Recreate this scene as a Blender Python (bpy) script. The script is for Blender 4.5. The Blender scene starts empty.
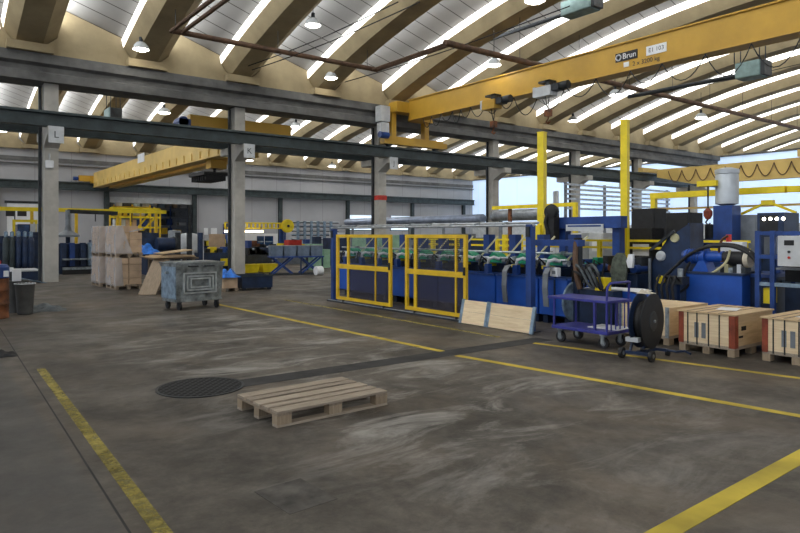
import bpy, bmesh, math, random
from mathutils import Vector, Matrix
random.seed(7)
sc = bpy.context.scene
COL = sc.collection
PI = math.pi
# ---------------------------------------------------------------- camera frame
F_PX, V_H, CAM_Z = 640.0, 234.5, 1.72
TH = math.atan2(640, 835)
SN, CS = math.sin(TH), math.cos(TH)

def ray(u, v):
    r = (u - 400) / F_PX
    return (CS * r + SN, -SN * r + CS, (V_H - v) / F_PX)
def gr(u, v, z=0.0):
    d = ray(u, v); t = (z - CAM_Z) / d[2]
    return Vector((d[0] * t, d[1] * t, z))
def ax(u, v, X):
    d = ray(u, v); t = X / d[0]
    return Vector((X, d[1] * t, CAM_Z + d[2] * t))
def ay(u, v, Y):
    d = ray(u, v); t = Y / d[1]
    return Vector((d[0] * t, Y, CAM_Z + d[2] * t))

# ---------------------------------------------------------------- materials
def nodes(name):
    m = bpy.data.materials.new(name); m.use_nodes = True
    nt = m.node_tree
    b = nt.nodes['Principled BSDF']
    return m, nt, b
def N(nt, t, **kw):
    n = nt.nodes.new(t)
    for k, v in kw.items():
        if k in n.inputs: n.inputs[k].default_value = v
        else: setattr(n, k, v)
    return n
def L(nt, a, b): nt.links.new(a, b)
def c4(c): return (c[0], c[1], c[2], 1.0)
def srgb(r, g, b):
    f = lambda x: (x / 255 / 12.92) if x / 255 <= 0.04045 else ((x / 255 + 0.055) / 1.055) ** 2.4
    return (f(r), f(g), f(b))
def mat(name, col, rough=0.6, metal=0.0, vary=0.18, scale=6.0, col2=None, bump=0.0, stretch=(1, 1, 1), alpha=1.0, spec=None):
    """colour broken by two octaves of noise, light wear"""
    m, nt, b = nodes(name)
    tc = N(nt, 'ShaderNodeTexCoord'); mp = N(nt, 'ShaderNodeMapping'); mp.inputs['Scale'].default_value = stretch
    L(nt, tc.outputs['Object'], mp.inputs['Vector'])
    no = N(nt, 'ShaderNodeTexNoise', Scale=scale, Detail=5.0, Roughness=0.6)
    L(nt, mp.outputs[0], no.inputs['Vector'])
    cr = N(nt, 'ShaderNodeValToRGB')
    c2 = col2 if col2 else tuple(max(0, x * (1 - vary * 1.6)) for x in col)
    c1 = col if col2 else tuple(min(1, x * (1 + vary)) for x in col)
    cr.color_ramp.elements[0].position = 0.32; cr.color_ramp.elements[1].position = 0.68
    cr.color_ramp.elements[0].color = c4(c2); cr.color_ramp.elements[1].color = c4(c1)
    L(nt, no.outputs['Fac'], cr.inputs['Fac']); L(nt, cr.outputs['Color'], b.inputs['Base Color'])
    b.inputs['Roughness'].default_value = rough; b.inputs['Metallic'].default_value = metal
    if spec is not None: b.inputs['Specular IOR Level'].default_value = spec
    if bump:
        bp = N(nt, 'ShaderNodeBump', Strength=bump, Distance=0.02)
        L(nt, no.outputs['Fac'], bp.inputs['Height']); L(nt, bp.outputs[0], b.inputs['Normal'])
    if alpha < 1: b.inputs['Alpha'].default_value = alpha
    return m
def wood(name, c1, c2, axis=0, scale=3.0, rough=0.75):
    m, nt, b = nodes(name)
    tc = N(nt, 'ShaderNodeTexCoord'); mp = N(nt, 'ShaderNodeMapping')
    s = [14, 14, 14]; s[axis] = 1.2
    mp.inputs['Scale'].default_value = s
    L(nt, tc.outputs['Object'], mp.inputs['Vector'])
    oi = N(nt, 'ShaderNodeObjectInfo')
    ad = N(nt, 'ShaderNodeVectorMath', operation='ADD'); sc_ = N(nt, 'ShaderNodeVectorMath', operation='SCALE')
    cb = N(nt, 'ShaderNodeCombineXYZ'); L(nt, oi.outputs['Random'], cb.inputs[0]); L(nt, oi.outputs['Random'], cb.inputs[2])
    L(nt, cb.outputs[0], sc_.inputs[0]); sc_.inputs['Scale'].default_value = 31.0
    L(nt, mp.outputs[0], ad.inputs[0]); L(nt, sc_.outputs[0], ad.inputs[1])
    no = N(nt, 'ShaderNodeTexNoise', Scale=scale, Detail=6.0, Roughness=0.65, Distortion=0.6)
    L(nt, ad.outputs[0], no.inputs['Vector'])
    cr = N(nt, 'ShaderNodeValToRGB')
    cr.color_ramp.elements[0].position = 0.3; cr.color_ramp.elements[1].position = 0.7
    cr.color_ramp.elements[0].color = c4(c2); cr.color_ramp.elements[1].color = c4(c1)
    L(nt, no.outputs['Fac'], cr.inputs['Fac'])
    hs = N(nt, 'ShaderNodeHueSaturation'); mr = N(nt, 'ShaderNodeMapRange')
    mr.inputs['To Min'].default_value = 0.82; mr.inputs['To Max'].default_value = 1.12
    L(nt, oi.outputs['Random'], mr.inputs['Value']); L(nt, mr.outputs[0], hs.inputs['Value'])
    L(nt, cr.outputs['Color'], hs.inputs['Color']); L(nt, hs.outputs['Color'], b.inputs['Base Color'])
    bp = N(nt, 'ShaderNodeBump', Strength=0.25, Distance=0.004)
    L(nt, no.outputs['Fac'], bp.inputs['Height']); L(nt, bp.outputs[0], b.inputs['Normal'])
    b.inputs['Roughness'].default_value = rough
    return m
def lamp_mat(name, col, strength):
    m, nt, b = nodes(name)
    b.inputs['Base Color'].default_value = c4(col); b.inputs['Emission Color'].default_value = c4(col)
    b.inputs['Emission Strength'].default_value = strength
    return m
def glazing_mat(name, col, strength, seam=1.9, axis='Y', vary=0.25):
    """glowing sheet for daylit glazing and the beam glow strips: bright, slightly uneven, thin bar at every sheet joint"""
    m, nt, b = nodes(name)
    tc = N(nt, 'ShaderNodeTexCoord'); sp = N(nt, 'ShaderNodeSeparateXYZ'); L(nt, tc.outputs['Object'], sp.inputs[0])
    mo = N(nt, 'ShaderNodeMath', operation='PINGPONG'); L(nt, sp.outputs[axis], mo.inputs[0]); mo.inputs[1].default_value = seam / 2
    gt = N(nt, 'ShaderNodeMath', operation='GREATER_THAN'); L(nt, mo.outputs[0], gt.inputs[0]); gt.inputs[1].default_value = 0.03
    no = N(nt, 'ShaderNodeTexNoise', Scale=0.5, Detail=3.0); L(nt, tc.outputs['Object'], no.inputs['Vector'])
    mr = N(nt, 'ShaderNodeMapRange'); mr.inputs['From Min'].default_value = .3; mr.inputs['From Max'].default_value = .7
    mr.inputs['To Min'].default_value = strength * (1 - vary); mr.inputs['To Max'].default_value = strength * (1 + vary)
    L(nt, no.outputs['Fac'], mr.inputs['Value'])
    mr2 = N(nt, 'ShaderNodeMapRange'); mr2.inputs['To Min'].default_value = 0.55; L(nt, gt.outputs[0], mr2.inputs['Value'])
    mu = N(nt, 'ShaderNodeMath', operation='MULTIPLY'); L(nt, mr.outputs[0], mu.inputs[0]); L(nt, mr2.outputs[0], mu.inputs[1])
    b.inputs['Base Color'].default_value = c4(col); b.inputs['Emission Color'].default_value = c4(col)
    L(nt, mu.outputs[0], b.inputs['Emission Strength'])
    return m

M = {}
M['gray_conc'] = mat('grey_concrete', (.20, .20, .195), .85, scale=1.5, vary=.22, bump=.15)
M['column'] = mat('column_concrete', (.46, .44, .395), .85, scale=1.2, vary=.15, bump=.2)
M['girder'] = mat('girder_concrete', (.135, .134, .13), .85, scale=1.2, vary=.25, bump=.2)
M['beige'] = mat('beige_concrete', (.37, .295, .17), .85, scale=.9, vary=.14, bump=.1)
M['steel_green'] = mat('runway_paint', (.040, .055, .058), .5, .2, scale=2, vary=.3)
M['steel_dark'] = mat('dark_steel', (.035, .04, .045), .5, .3, scale=4, vary=.3)
M['crane'] = mat('crane_yellow', (.54, .31, .03), .45, scale=.8, vary=.1)
M['crane_pale'] = mat('crane_yellow_pale', (.66, .46, .14), .5, scale=.8, vary=.1)
M['safety'] = mat('safety_yellow', (.86, .66, .015), .42, scale=3, vary=.1)
M['gate_y'] = mat('gate_yellow', (.78, .50, .02), .42, scale=3, vary=.12)
M['blue'] = mat('machine_blue', (.015, .055, .23), .4, scale=2.5, vary=.25)
M['blue_bright'] = mat('bright_blue', (.014, .085, .42), .4, scale=2, vary=.15)
M['blue_dark'] = mat('dark_blue', (.013, .030, .078), .45, scale=3, vary=.35)
M['blue_tarp'] = mat('tarp_blue', (.02, .17, .62), .5, scale=9, vary=.3, bump=.4)
M['navy'] = mat('navy_steel', (.008, .022, .06), .5, scale=3, vary=.35)
M['violet'] = mat('violet_blue', (.040, .045, .28), .4, scale=4, vary=.2)
M['black'] = mat('black_rubber', (.012, .012, .013), .6, scale=8, vary=.3)
M['dark'] = mat('dark_void', (.02, .021, .024), .8, scale=3, vary=.4)
M['machine_gray'] = mat('machine_grey', (.22, .24, .26), .5, .2, scale=3, vary=.2)
M['pale_gray'] = mat('pale_grey_paint', (.55, .57, .58), .5, scale=3, vary=.1)
M['white'] = mat('white_paint', (.78, .79, .80), .5, scale=3, vary=.05)
M['galv'] = mat('galvanised_steel', (.36, .40, .42), .42, .55, scale=9, vary=.35)
M['galv_blue'] = mat('blue_grey_galvanised', (.25, .34, .43), .45, .35, scale=7, vary=.3)
M['galv_old'] = mat('dirty_galvanised', (.26, .285, .285), .5, .3, scale=5, vary=.4)
M['pipe'] = mat('pipe_steel', (.42, .45, .48), .35, .7, scale=4, vary=.2)
M['duct'] = mat('duct_steel', (.36, .42, .55), .35, .6, scale=2, vary=.2, stretch=(1, 1, 1))
M['rust_pipe'] = mat('rusty_pipe', (.115, .062, .035), .7, scale=3, vary=.3)
M['red'] = mat('red_paint', (.55, .035, .02), .5, scale=4, vary=.2)
M['red_brown'] = mat('red_brown_paint', (.27, .055, .025), .55, scale=6, vary=.3)
M['green'] = mat('clamp_green', (.012, .25, .13), .45, scale=4, vary=.2)
M['green_pale'] = mat('machine_green', (.25, .42, .28), .5, scale=4, vary=.15)
M['green_gray'] = mat('heater_green', (.22, .32, .31), .5, .2, scale=4, vary=.15)
M['lever'] = mat('lever_cream', (.55, .52, .30), .55, scale=4, vary=.2)
M['orange'] = mat('rust_orange', (.17, .055, .015), .6, scale=5, vary=.5)
M['carton'] = mat('carton_brown', (.52, .37, .24), .8, scale=3, vary=.12)
M['cream'] = mat('cream_cloth', (.62, .56, .44), .9, scale=10, vary=.15)
M['cloth_green'] = mat('olive_cloth', (.10, .115, .085), .9, scale=10, vary=.35)
M['cloth_gray'] = mat('grey_rag', (.11, .125, .13), .9, scale=10, vary=.35)
M['paper'] = mat('paper', (.80, .80, .80), .7, scale=4, vary=.04)
M['wood'] = wood('pallet_wood', (.46, .38, .29), (.25, .20, .145), 0)
M['wood_y'] = wood('pallet_wood_cross', (.36, .28, .20), (.20, .15, .10), 1)
M['wood_end'] = wood('block_wood', (.44, .34, .23), (.25, .18, .11), 2)
M['wood_dark'] = wood('weathered_wood', (.24, .18, .12), (.12, .09, .06), 0)
M['crate'] = wood('crate_plywood', (.90, .73, .48), (.70, .52, .31), 1, 2.0)
M['crate_x'] = wood('crate_plywood_end', (.76, .56, .32), (.56, .39, .21), 0, 2.0)
M['ply'] = wood('plywood_sheet', (.62, .46, .27), (.48, .33, .18), 1, 2.0)
M['silver'] = mat('silver_paint', (.52, .56, .60), .4, .25, scale=3, vary=.08)
M['bin_dark'] = mat('bin_dark_grey', (.085, .085, .08), .6, scale=4, vary=.2)
M['bin_blue'] = mat('bin_grey_blue', (.13, .17, .23), .5, scale=4, vary=.2)
M['rib_galv'] = mat('rib_galvanised', (.50, .53, .53), .45, .3, scale=6, vary=.2)
M['strap'] = mat('black_strap', (.015, .015, .015), .5)
M['mark_y'] = mat('x', (.5, .4, .05), .7)
M['lamp'] = lamp_mat('lamp_glow', (1, .95, .85), 14)
M['lamp_warm'] = lamp_mat('warm_tube', (1, .80, .45), 5)
M['lamp_dim'] = lamp_mat('tube_glow', (1, .93, .75), 6)
M['screen'] = mat('screen_dark', (.02, .06, .16), .2, scale=2, vary=.5)

def film_mat():
    m, nt, b = nodes('stretch_film')
    no = N(nt, 'ShaderNodeTexNoise', Scale=2.2, Detail=3.0, Distortion=.8)
    tc = N(nt, 'ShaderNodeTexCoord'); mp = N(nt, 'ShaderNodeMapping'); mp.inputs['Scale'].default_value = (1, 1, .5)
    L(nt, tc.outputs['Object'], mp.inputs[0]); L(nt, mp.outputs[0], no.inputs['Vector'])
    mr = N(nt, 'ShaderNodeMapRange'); mr.inputs['From Min'].default_value = .35; mr.inputs['From Max'].default_value = .7
    mr.inputs['To Min'].default_value = .3; mr.inputs['To Max'].default_value = .62
    L(nt, no.outputs['Fac'], mr.inputs['Value']); L(nt, mr.outputs[0], b.inputs['Alpha'])
    b.inputs['Base Color'].default_value = (.72, .72, .74, 1); b.inputs['Roughness'].default_value = .22
    return m
M['film'] = film_mat()
def pane_mat(name, col, alpha, rough=.15):
    m, nt, b = nodes(name)
    b.inputs['Base Color'].default_value = c4(col); b.inputs['Alpha'].default_value = alpha; b.inputs['Roughness'].default_value = rough
    return m
M['pane_smoke'] = pane_mat('smoked_pane', (.05, .047, .062), .62)
M['pane_clear'] = pane_mat('clear_pane', (.05, .06, .07), .22)

def wire_mat():
    m, nt, b = nodes('wire_mesh')
    tc = N(nt, 'ShaderNodeTexCoord'); sp = N(nt, 'ShaderNodeSeparateXYZ'); L(nt, tc.outputs['Object'], sp.inputs[0])
    outs = []
    for a in 'YZ':
        p = N(nt, 'ShaderNodeMath', operation='PINGPONG'); L(nt, sp.outputs[a], p.inputs[0]); p.inputs[1].default_value = .02
        q = N(nt, 'ShaderNodeMath', operation='LESS_THAN'); L(nt, p.outputs[0], q.inputs[0]); q.inputs[1].default_value = .004
        outs.append(q)
    mx = N(nt, 'ShaderNodeMath', operation='MAXIMUM'); L(nt, outs[0].outputs[0], mx.inputs[0]); L(nt, outs[1].outputs[0], mx.inputs[1])
    L(nt, mx.outputs[0], b.inputs['Alpha'])
    b.inputs['Base Color'].default_value = (.04, .04, .045, 1); b.inputs['Roughness'].default_value = .5
    return m
M['wire'] = wire_mat()

def seam_mat(name, col, dark, axis, period, width, rough=.7, axis2=None, period2=1.0, noise=.15):
    """painted sheet with a dark joint line at a fixed spacing"""
    m, nt, b = nodes(name)
    tc = N(nt, 'ShaderNodeTexCoord'); sp = N(nt, 'ShaderNodeSeparateXYZ'); L(nt, tc.outputs['Object'], sp.inputs[0])
    def line(a, per, w):
        p = N(nt, 'ShaderNodeMath', operation='PINGPONG'); L(nt, sp.outputs[a], p.inputs[0]); p.inputs[1].default_value = per / 2
        q = N(nt, 'ShaderNodeMath', operation='LESS_THAN'); L(nt, p.outputs[0], q.inputs[0]); q.inputs[1].default_value = w / 2
        return q
    q = line(axis, period, width)
    if axis2:
        q2 = line(axis2, period2, width * .6)
        mx = N(nt, 'ShaderNodeMath', operation='MAXIMUM'); L(nt, q.outputs[0], mx.inputs[0]); L(nt, q2.outputs[0], mx.inputs[1]); q = mx
    no = N(nt, 'ShaderNodeTexNoise', Scale=.7, Detail=5.0); L(nt, tc.outputs['Object'], no.inputs['Vector'])
    cr = N(nt, 'ShaderNodeValToRGB'); cr.color_ramp.elements[0].position = .35; cr.color_ramp.elements[1].position = .65
    cr.color_ramp.elements[0].color = c4(tuple(x * (1 - noise) for x in col)); cr.color_ramp.elements[1].color = c4(tuple(min(1, x * (1 + noise)) for x in col))
    L(nt, no.outputs['Fac'], cr.inputs['Fac'])
    mi = N(nt, 'ShaderNodeMixRGB'); mi.inputs['Color2'].default_value = c4(dark)
    L(nt, q.outputs[0], mi.inputs['Fac']); L(nt, cr.outputs['Color'], mi.inputs['Color1'])
    L(nt, mi.outputs[0], b.inputs['Base Color']); b.inputs['Roughness'].default_value = rough
    return m
M['roof_panel'] = seam_mat('roof_sheet', (.41, .40, .385), (.08, .075, .065), 'Y', .74, .042, noise=.08)
M['roof_panel_far'] = M['roof_panel']
M['wall_panel'] = seam_mat('wall_sheet', (.40, .40, .415), (.30, .30, .31), 'X', 2.5, .06, noise=.05)

def floor_mat():
    m, nt, b = nodes('worn_factory_floor')
    tc = N(nt, 'ShaderNodeTexCoord'); P = tc.outputs['Object']
    def noise(s, d=6.0, r=.6, dist=0.0, st=None):
        n = N(nt, 'ShaderNodeTexNoise', Scale=s, Detail=d, Roughness=r, Distortion=dist)
        if st:
            mp = N(nt, 'ShaderNodeMapping'); mp.inputs['Scale'].default_value = st; mp.inputs['Rotation'].default_value = (0, 0, .25)
            L(nt, P, mp.inputs[0]); L(nt, mp.outputs[0], n.inputs['Vector'])
        else: L(nt, P, n.inputs['Vector'])
        return n
    def ramp(n, p0, c0, p1, c1):
        r = N(nt, 'ShaderNodeValToRGB'); e = r.color_ramp.elements
        e[0].position = p0; e[1].position = p1; e[0].color = c4(c0); e[1].color = c4(c1)
        L(nt, n.outputs['Fac'], r.inputs['Fac']); return r
    def mix(f, a, c, mode='MIX'):
        x = N(nt, 'ShaderNodeMixRGB'); x.blend_type = mode
        if isinstance(f, float): x.inputs['Fac'].default_value = f
        else: L(nt, f, x.inputs['Fac'])
        L(nt, a, x.inputs['Color1'])
        if isinstance(c, tuple): x.inputs['Color2'].default_value = c4(c)
        else: L(nt, c, x.inputs['Color2'])
        return x
    base = ramp(noise(.32, 8, .62, .3), .30, (.082, .074, .064), .72, (.20, .175, .145))
    stain = ramp(noise(.75, 8, .7, .6, (1, .8, 1)), .40, (.42, .42, .42), .60, (1, 1, 1))
    x = mix(.85, base.outputs[0], stain.outputs[0], 'MULTIPLY')
    fine = ramp(noise(9, 8, .8), .32, (.55, .55, .55), .68, (1.25, 1.25, 1.25))
    x = mix(.75, x.outputs[0], fine.outputs[0], 'MULTIPLY')
    mid = ramp(noise(2.1, 9, .72, .9), .40, (.62, .60, .57), .60, (1.12, 1.10, 1.06))
    x = mix(.75, x.outputs[0], mid.outputs[0], 'MULTIPLY')
    rust = ramp(noise(.5, 6, .6, .5, (1.3, .9, 1)), .5, (0, 0, 0), .72, (.55, .55, .55))
    x = mix(rust.outputs[0], x.outputs[0], (.19, .145, .10))
    # pale scuffs inside the aisle, fading out with distance from it
    sc1 = ramp(noise(.85, 9, .72, .8, (.8, 2.0, 1)), .50, (0, 0, 0), .66, (1, 1, 1))
    sp = N(nt, 'ShaderNodeSeparateXYZ'); L(nt, P, sp.inputs[0])
    def band(o, a0, a1, b0, b1):
        r1 = N(nt, 'ShaderNodeMapRange'); r1.inputs['From Min'].default_value = a0; r1.inputs['From Max'].default_value = a1
        r2 = N(nt, 'ShaderNodeMapRange'); r2.inputs['From Min'].default_value = b0; r2.inputs['From Max'].default_value = b1
        r2.inputs['To Min'].default_value = 1; r2.inputs['To Max'].default_value = 0
        L(nt, o, r1.inputs['Value']); L(nt, o, r2.inputs['Value'])
        k = N(nt, 'ShaderNodeMath', operation='MULTIPLY'); L(nt, r1.outputs[0], k.inputs[0]); L(nt, r2.outputs[0], k.inputs[1]); return k
    bx = band(sp.outputs['X'], 1.6, 3.2, 5.6, 7.0); by = band(sp.outputs['Y'], 1.0, 4.5, 11.0, 17.0)
    k = N(nt, 'ShaderNodeMath', operation='MULTIPLY'); L(nt, bx.outputs[0], k.inputs[0]); L(nt, by.outputs[0], k.inputs[1])
    k2 = N(nt, 'ShaderNodeMath', operation='MULTIPLY'); L(nt, k.outputs[0], k2.inputs[0]); L(nt, sc1.outputs[0], k2.inputs[1])
    k3 = N(nt, 'ShaderNodeMath', operation='MULTIPLY'); L(nt, k2.outputs[0], k3.inputs[0]); k3.inputs[1].default_value = .8
    x = mix(k3.outputs[0], x.outputs[0], (.40, .38, .345))
    # darker walkway strip left of the yellow line
    lw = N(nt, 'ShaderNodeMapRange'); lw.inputs['From Min'].default_value = .95; lw.inputs['From Max'].default_value = 1.02
    lw.inputs['To Min'].default_value = .55; lw.inputs['To Max'].default_value = 0; L(nt, sp.outputs['X'], lw.inputs['Value'])
    x = mix(lw.outputs[0], x.outputs[0], (.075, .075, .073))
    L(nt, x.outputs[0], b.inputs['Base Color'])
    rr = ramp(noise(1.3, 6, .6, .4), .3, (.36, .36, .36), .7, (.68, .68, .68)); L(nt, rr.outputs[0], b.inputs['Roughness'])
    b.inputs['Specular IOR Level'].default_value = .35
    bp = N(nt, 'ShaderNodeBump', Strength=.25, Distance=.01); nn = noise(14, 6, .7); L(nt, nn.outputs['Fac'], bp.inputs['Height']); L(nt, bp.outputs[0], b.inputs['Normal'])
    return m
M['floor'] = floor_mat()
def worn_line_mat(name, thr, col, soft=.05, sc=3.5):
    m, nt, b = nodes(name)
    tc = N(nt, 'ShaderNodeTexCoord')
    n1 = N(nt, 'ShaderNodeTexNoise', Scale=sc, Detail=8.0, Roughness=.75); L(nt, tc.outputs['Object'], n1.inputs['Vector'])
    cr = N(nt, 'ShaderNodeValToRGB'); e = cr.color_ramp.elements; e[0].position = thr - soft; e[1].position = thr + soft
    L(nt, n1.outputs['Fac'], cr.inputs['Fac'])
    n2 = N(nt, 'ShaderNodeTexNoise', Scale=1.5, Detail=4.0); L(nt, tc.outputs['Object'], n2.inputs['Vector'])
    c = N(nt, 'ShaderNodeValToRGB'); c.color_ramp.elements[0].color = c4(tuple(x * .6 for x in col)); c.color_ramp.elements[1].color = c4(col)
    c.color_ramp.elements[0].position = .35; c.color_ramp.elements[1].position = .6
    L(nt, n2.outputs['Fac'], c.inputs['Fac'])
    L(nt, c.outputs[0], b.inputs['Base Color']); L(nt, cr.outputs[0], b.inputs['Alpha']); b.inputs['Roughness'].default_value = .7
    return m
M['line'] = worn_line_mat('yellow_floor_paint', .36, (.62, .46, .05))
M['line_worn'] = worn_line_mat('worn_yellow_floor_paint', .47, (.42, .34, .075), .16, 9)
M['line_near'] = worn_line_mat('fresh_yellow_floor_paint', .30, (.66, .50, .05))
def grate_mat():
    m, nt, b = nodes('iron_grate')
    tc = N(nt, 'ShaderNodeTexCoord')
    mp = N(nt, 'ShaderNodeMapping'); mp.inputs['Rotation'].default_value = (0, 0, .78); L(nt, tc.outputs['Object'], mp.inputs[0])
    sp = N(nt, 'ShaderNodeSeparateXYZ'); L(nt, mp.outputs[0], sp.inputs[0])
    p = N(nt, 'ShaderNodeMath', operation='PINGPONG'); L(nt, sp.outputs['X'], p.inputs[0]); p.inputs[1].default_value = .035
    p2 = N(nt, 'ShaderNodeMath', operation='PINGPONG'); L(nt, sp.outputs['Y'], p2.inputs[0]); p2.inputs[1].default_value = .035
    mx = N(nt, 'ShaderNodeMath', operation='MINIMUM'); L(nt, p.outputs[0], mx.inputs[0]); L(nt, p2.outputs[0], mx.inputs[1])
    cr = N(nt, 'ShaderNodeValToRGB'); cr.color_ramp.elements[0].color = (.055, .055, .055, 1); cr.color_ramp.elements[1].color = (.010, .010, .010, 1)
    cr.color_ramp.elements[0].position = .008; cr.color_ramp.elements[1].position = .016
    L(nt, mx.outputs[0], cr.inputs['Fac']); L(nt, cr.outputs[0], b.inputs['Base Color']); b.inputs['Roughness'].default_value = .85; b.inputs['Specular IOR Level'].default_value = .15
    return m
M['grate'] = grate_mat()

# ---------------------------------------------------------------- mesh builder
class MB:
    def __init__(s): s.bm = bmesh.new()
    def box(s, x0, y0, z0, x1, y1, z1, rz=0.0, bev=0.0):
        c = Vector(((x0 + x1) / 2, (y0 + y1) / 2, (z0 + z1) / 2))
        mt = Matrix.Translation(c) @ Matrix.Rotation(rz, 4, 'Z') @ Matrix.Diagonal((abs(x1 - x0), abs(y1 - y0), abs(z1 - z0), 1))
        r = bmesh.ops.create_cube(s.bm, size=1, matrix=mt)
        if bev:
            es = list({e for v in r['verts'] for e in v.link_edges})
            bmesh.ops.bevel(s.bm, geom=es, offset=bev, segments=2, affect='EDGES', profile=.5)
        return s
    def bar(s, p0, p1, w, h=None, up=(0, 0, 1)):
        """square bar between two points"""
        p0 = Vector(p0); p1 = Vector(p1); h = h or w
        d = p1 - p0; ln = d.length; z = d.normalized(); u = Vector(up)
        if abs(z.dot(u)) > .98: u = Vector((1, 0, 0))
        x = u.cross(z).normalized(); y = z.cross(x)
        mt = Matrix(((x.x, y.x, z.x, 0), (x.y, y.y, z.y, 0), (x.z, y.z, z.z, 0), (0, 0, 0, 1)))
        mt = Matrix.Translation((p0 + p1) / 2) @ mt @ Matrix.Diagonal((w, h, ln, 1))
        bmesh.ops.create_cube(s.bm, size=1, matrix=mt); return s
    def cyl(s, p0, p1, r0, r1=None, n=16):
        p0 = Vector(p0); p1 = Vector(p1); r1 = r0 if r1 is None else r1
        d = p1 - p0
        mt = Matrix.Translation((p0 + p1) / 2) @ d.to_track_quat('Z', 'Y').to_matrix().to_4x4()
        bmesh.ops.create_cone(s.bm, cap_ends=True, segments=n, radius1=r0, radius2=r1, depth=d.length, matrix=mt); return s
    def tube(s, pts, r, n=8):
        pts = [Vector(p) for p in pts]; rings = []
        pr_ = None
        for i, p in enumerate(pts):
            t = (pts[min(i + 1, len(pts) - 1)] - pts[max(i - 1, 0)]).normalized()
            if pr_ is None:
                a = Vector((0, 0, 1)) if abs(t.z) < .9 else Vector((1, 0, 0))
                x = a.cross(t).normalized()
            else:
                x = (pr_ - t * pr_.dot(t)).normalized()
            pr_ = x; y = t.cross(x)
            rings.append([s.bm.verts.new(p + (x * math.cos(k * 2 * PI / n) + y * math.sin(k * 2 * PI / n)) * r) for k in range(n)])
        for a, b in zip(rings, rings[1:]):
            for k in range(n): s.bm.faces.new((a[k], a[(k + 1) % n], b[(k + 1) % n], b[k]))
        s.bm.faces.new(rings[0][::-1]); s.bm.faces.new(rings[-1]); return s
    def prism(s, poly, axis, a, b):
        """extrude a 2-D outline along an axis from a to b (outline in the other two axes, in order)"""
        def P(q, t):
            if axis == 'x': return (t, q[0], q[1])
            if axis == 'y': return (q[0], t, q[1])
            return (q[0], q[1], t)
        A = [s.bm.verts.new(P(q, a)) for q in poly]; B = [s.bm.verts.new(P(q, b)) for q in poly]
        n = len(poly)
        s.bm.faces.new(A); s.bm.faces.new(B[::-1])
        for k in range(n): s.bm.faces.new((A[k], B[k], B[(k + 1) % n], A[(k + 1) % n]))
        return s
    def lathe(s, prof, c=(0, 0, 0), axis='z', n=24):
        rings = []
        for r, t in prof:
            ring = []
            for k in range(n):
                a = 2 * PI * k / n; u, v = r * math.cos(a), r * math.sin(a)
                p = (u, v, t) if axis == 'z' else ((t, u, v) if axis == 'x' else (v, t, u))
                ring.append(s.bm.verts.new((p[0] + c[0], p[1] + c[1], p[2] + c[2])))
            rings.append(ring)
        for a, b in zip(rings, rings[1:]):
            for k in range(n): s.bm.faces.new((a[k], a[(k + 1) % n], b[(k + 1) % n], b[k]))
        if prof[0][0] > 1e-6: s.bm.faces.new(rings[0][::-1])
        if prof[-1][0] > 1e-6: s.bm.faces.new(rings[-1])
        return s
    def sweep(s, sections):
        rings = [[s.bm.verts.new(p) for p in q] for q in sections]
        n = len(rings[0])
        for a, b in zip(rings, rings[1:]):
            for k in range(n): s.bm.faces.new((a[k], b[k], b[(k + 1) % n], a[(k + 1) % n]))
        s.bm.faces.new(rings[0]); s.bm.faces.new(rings[-1][::-1]); return s
    def strip(s, A, B):
        a = [s.bm.verts.new(p) for p in A]; b = [s.bm.verts.new(p) for p in B]
        for i in range(len(a) - 1): s.bm.faces.new((a[i], a[i + 1], b[i + 1], b[i]))
        return s
    def ball(s, c, r, sx=1, sy=1, sz=1, n=12):
        bmesh.ops.create_uvsphere(s.bm, u_segments=n, v_segments=max(6, n // 2), radius=r, matrix=Matrix.Translation(c) @ Matrix.Diagonal((sx, sy, sz, 1))); return s
    def build(s, name, m, parent=None, smooth=False, fix=True):
        if fix: bmesh.ops.recalc_face_normals(s.bm, faces=s.bm.faces)
        me = bpy.data.meshes.new(name); s.bm.to_mesh(me); s.bm.free()
        me.materials.append(M[m] if isinstance(m, str) else m)
        o = bpy.data.objects.new(name, me); COL.objects.link(o)
        if smooth:
            for p in me.polygons: p.use_smooth = True
            md = o.modifiers.new('split', 'EDGE_SPLIT'); md.split_angle = math.radians(38)
        if parent: o.parent = parent
        return o
def tag(o, label, cat, group=None, kind=None):
    o['label'] = label; o['category'] = cat
    if group: o['group'] = group
    if kind: o['kind'] = kind
    return o
def thing(name, label, cat, loc=(0, 0, 0), rz=0.0, group=None):
    o = bpy.data.objects.new(name, None); COL.objects.link(o)
    o.location = loc; o.rotation_euler = (0, 0, rz); o.empty_display_size = .2
    return tag(o, label, cat, group)
def struct(o, label, cat): return tag(o, label, cat, None, 'structure')
def dup(root, loc=None, rz=None, label=None, group=None):
    r = root.copy(); COL.objects.link(r)
    if loc is not None: r.location = loc
    if rz is not None: r.rotation_euler = (0, 0, rz)
    if label: r['label'] = label
    if group: r['group'] = group
    for ch in list(root.children):
        c = ch.copy(); COL.objects.link(c); c.parent = r
        for g in ch.children:
            d = g.copy(); COL.objects.link(d); d.parent = c
    return r
def text(body, size, m, parent, loc, rot, name='lettering', depth=.002):
    cu = bpy.data.curves.new(name, 'FONT'); cu.body = body; cu.size = size; cu.align_x = 'CENTER'; cu.align_y = 'CENTER'; cu.extrude = depth
    cu.materials.append(M[m] if isinstance(m, str) else m)
    t = bpy.data.objects.new(name, cu); COL.objects.link(t); t.location = loc; t.rotation_euler = rot
    bpy.context.view_layer.update()
    dg = bpy.context.evaluated_depsgraph_get(); me = bpy.data.meshes.new_from_object(t.evaluated_get(dg))
    o = bpy.data.objects.new(name, me); COL.objects.link(o); o.location = loc; o.rotation_euler = rot; o.parent = parent
    bpy.data.objects.remove(t)
    return o
EXPO = 0.6
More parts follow.
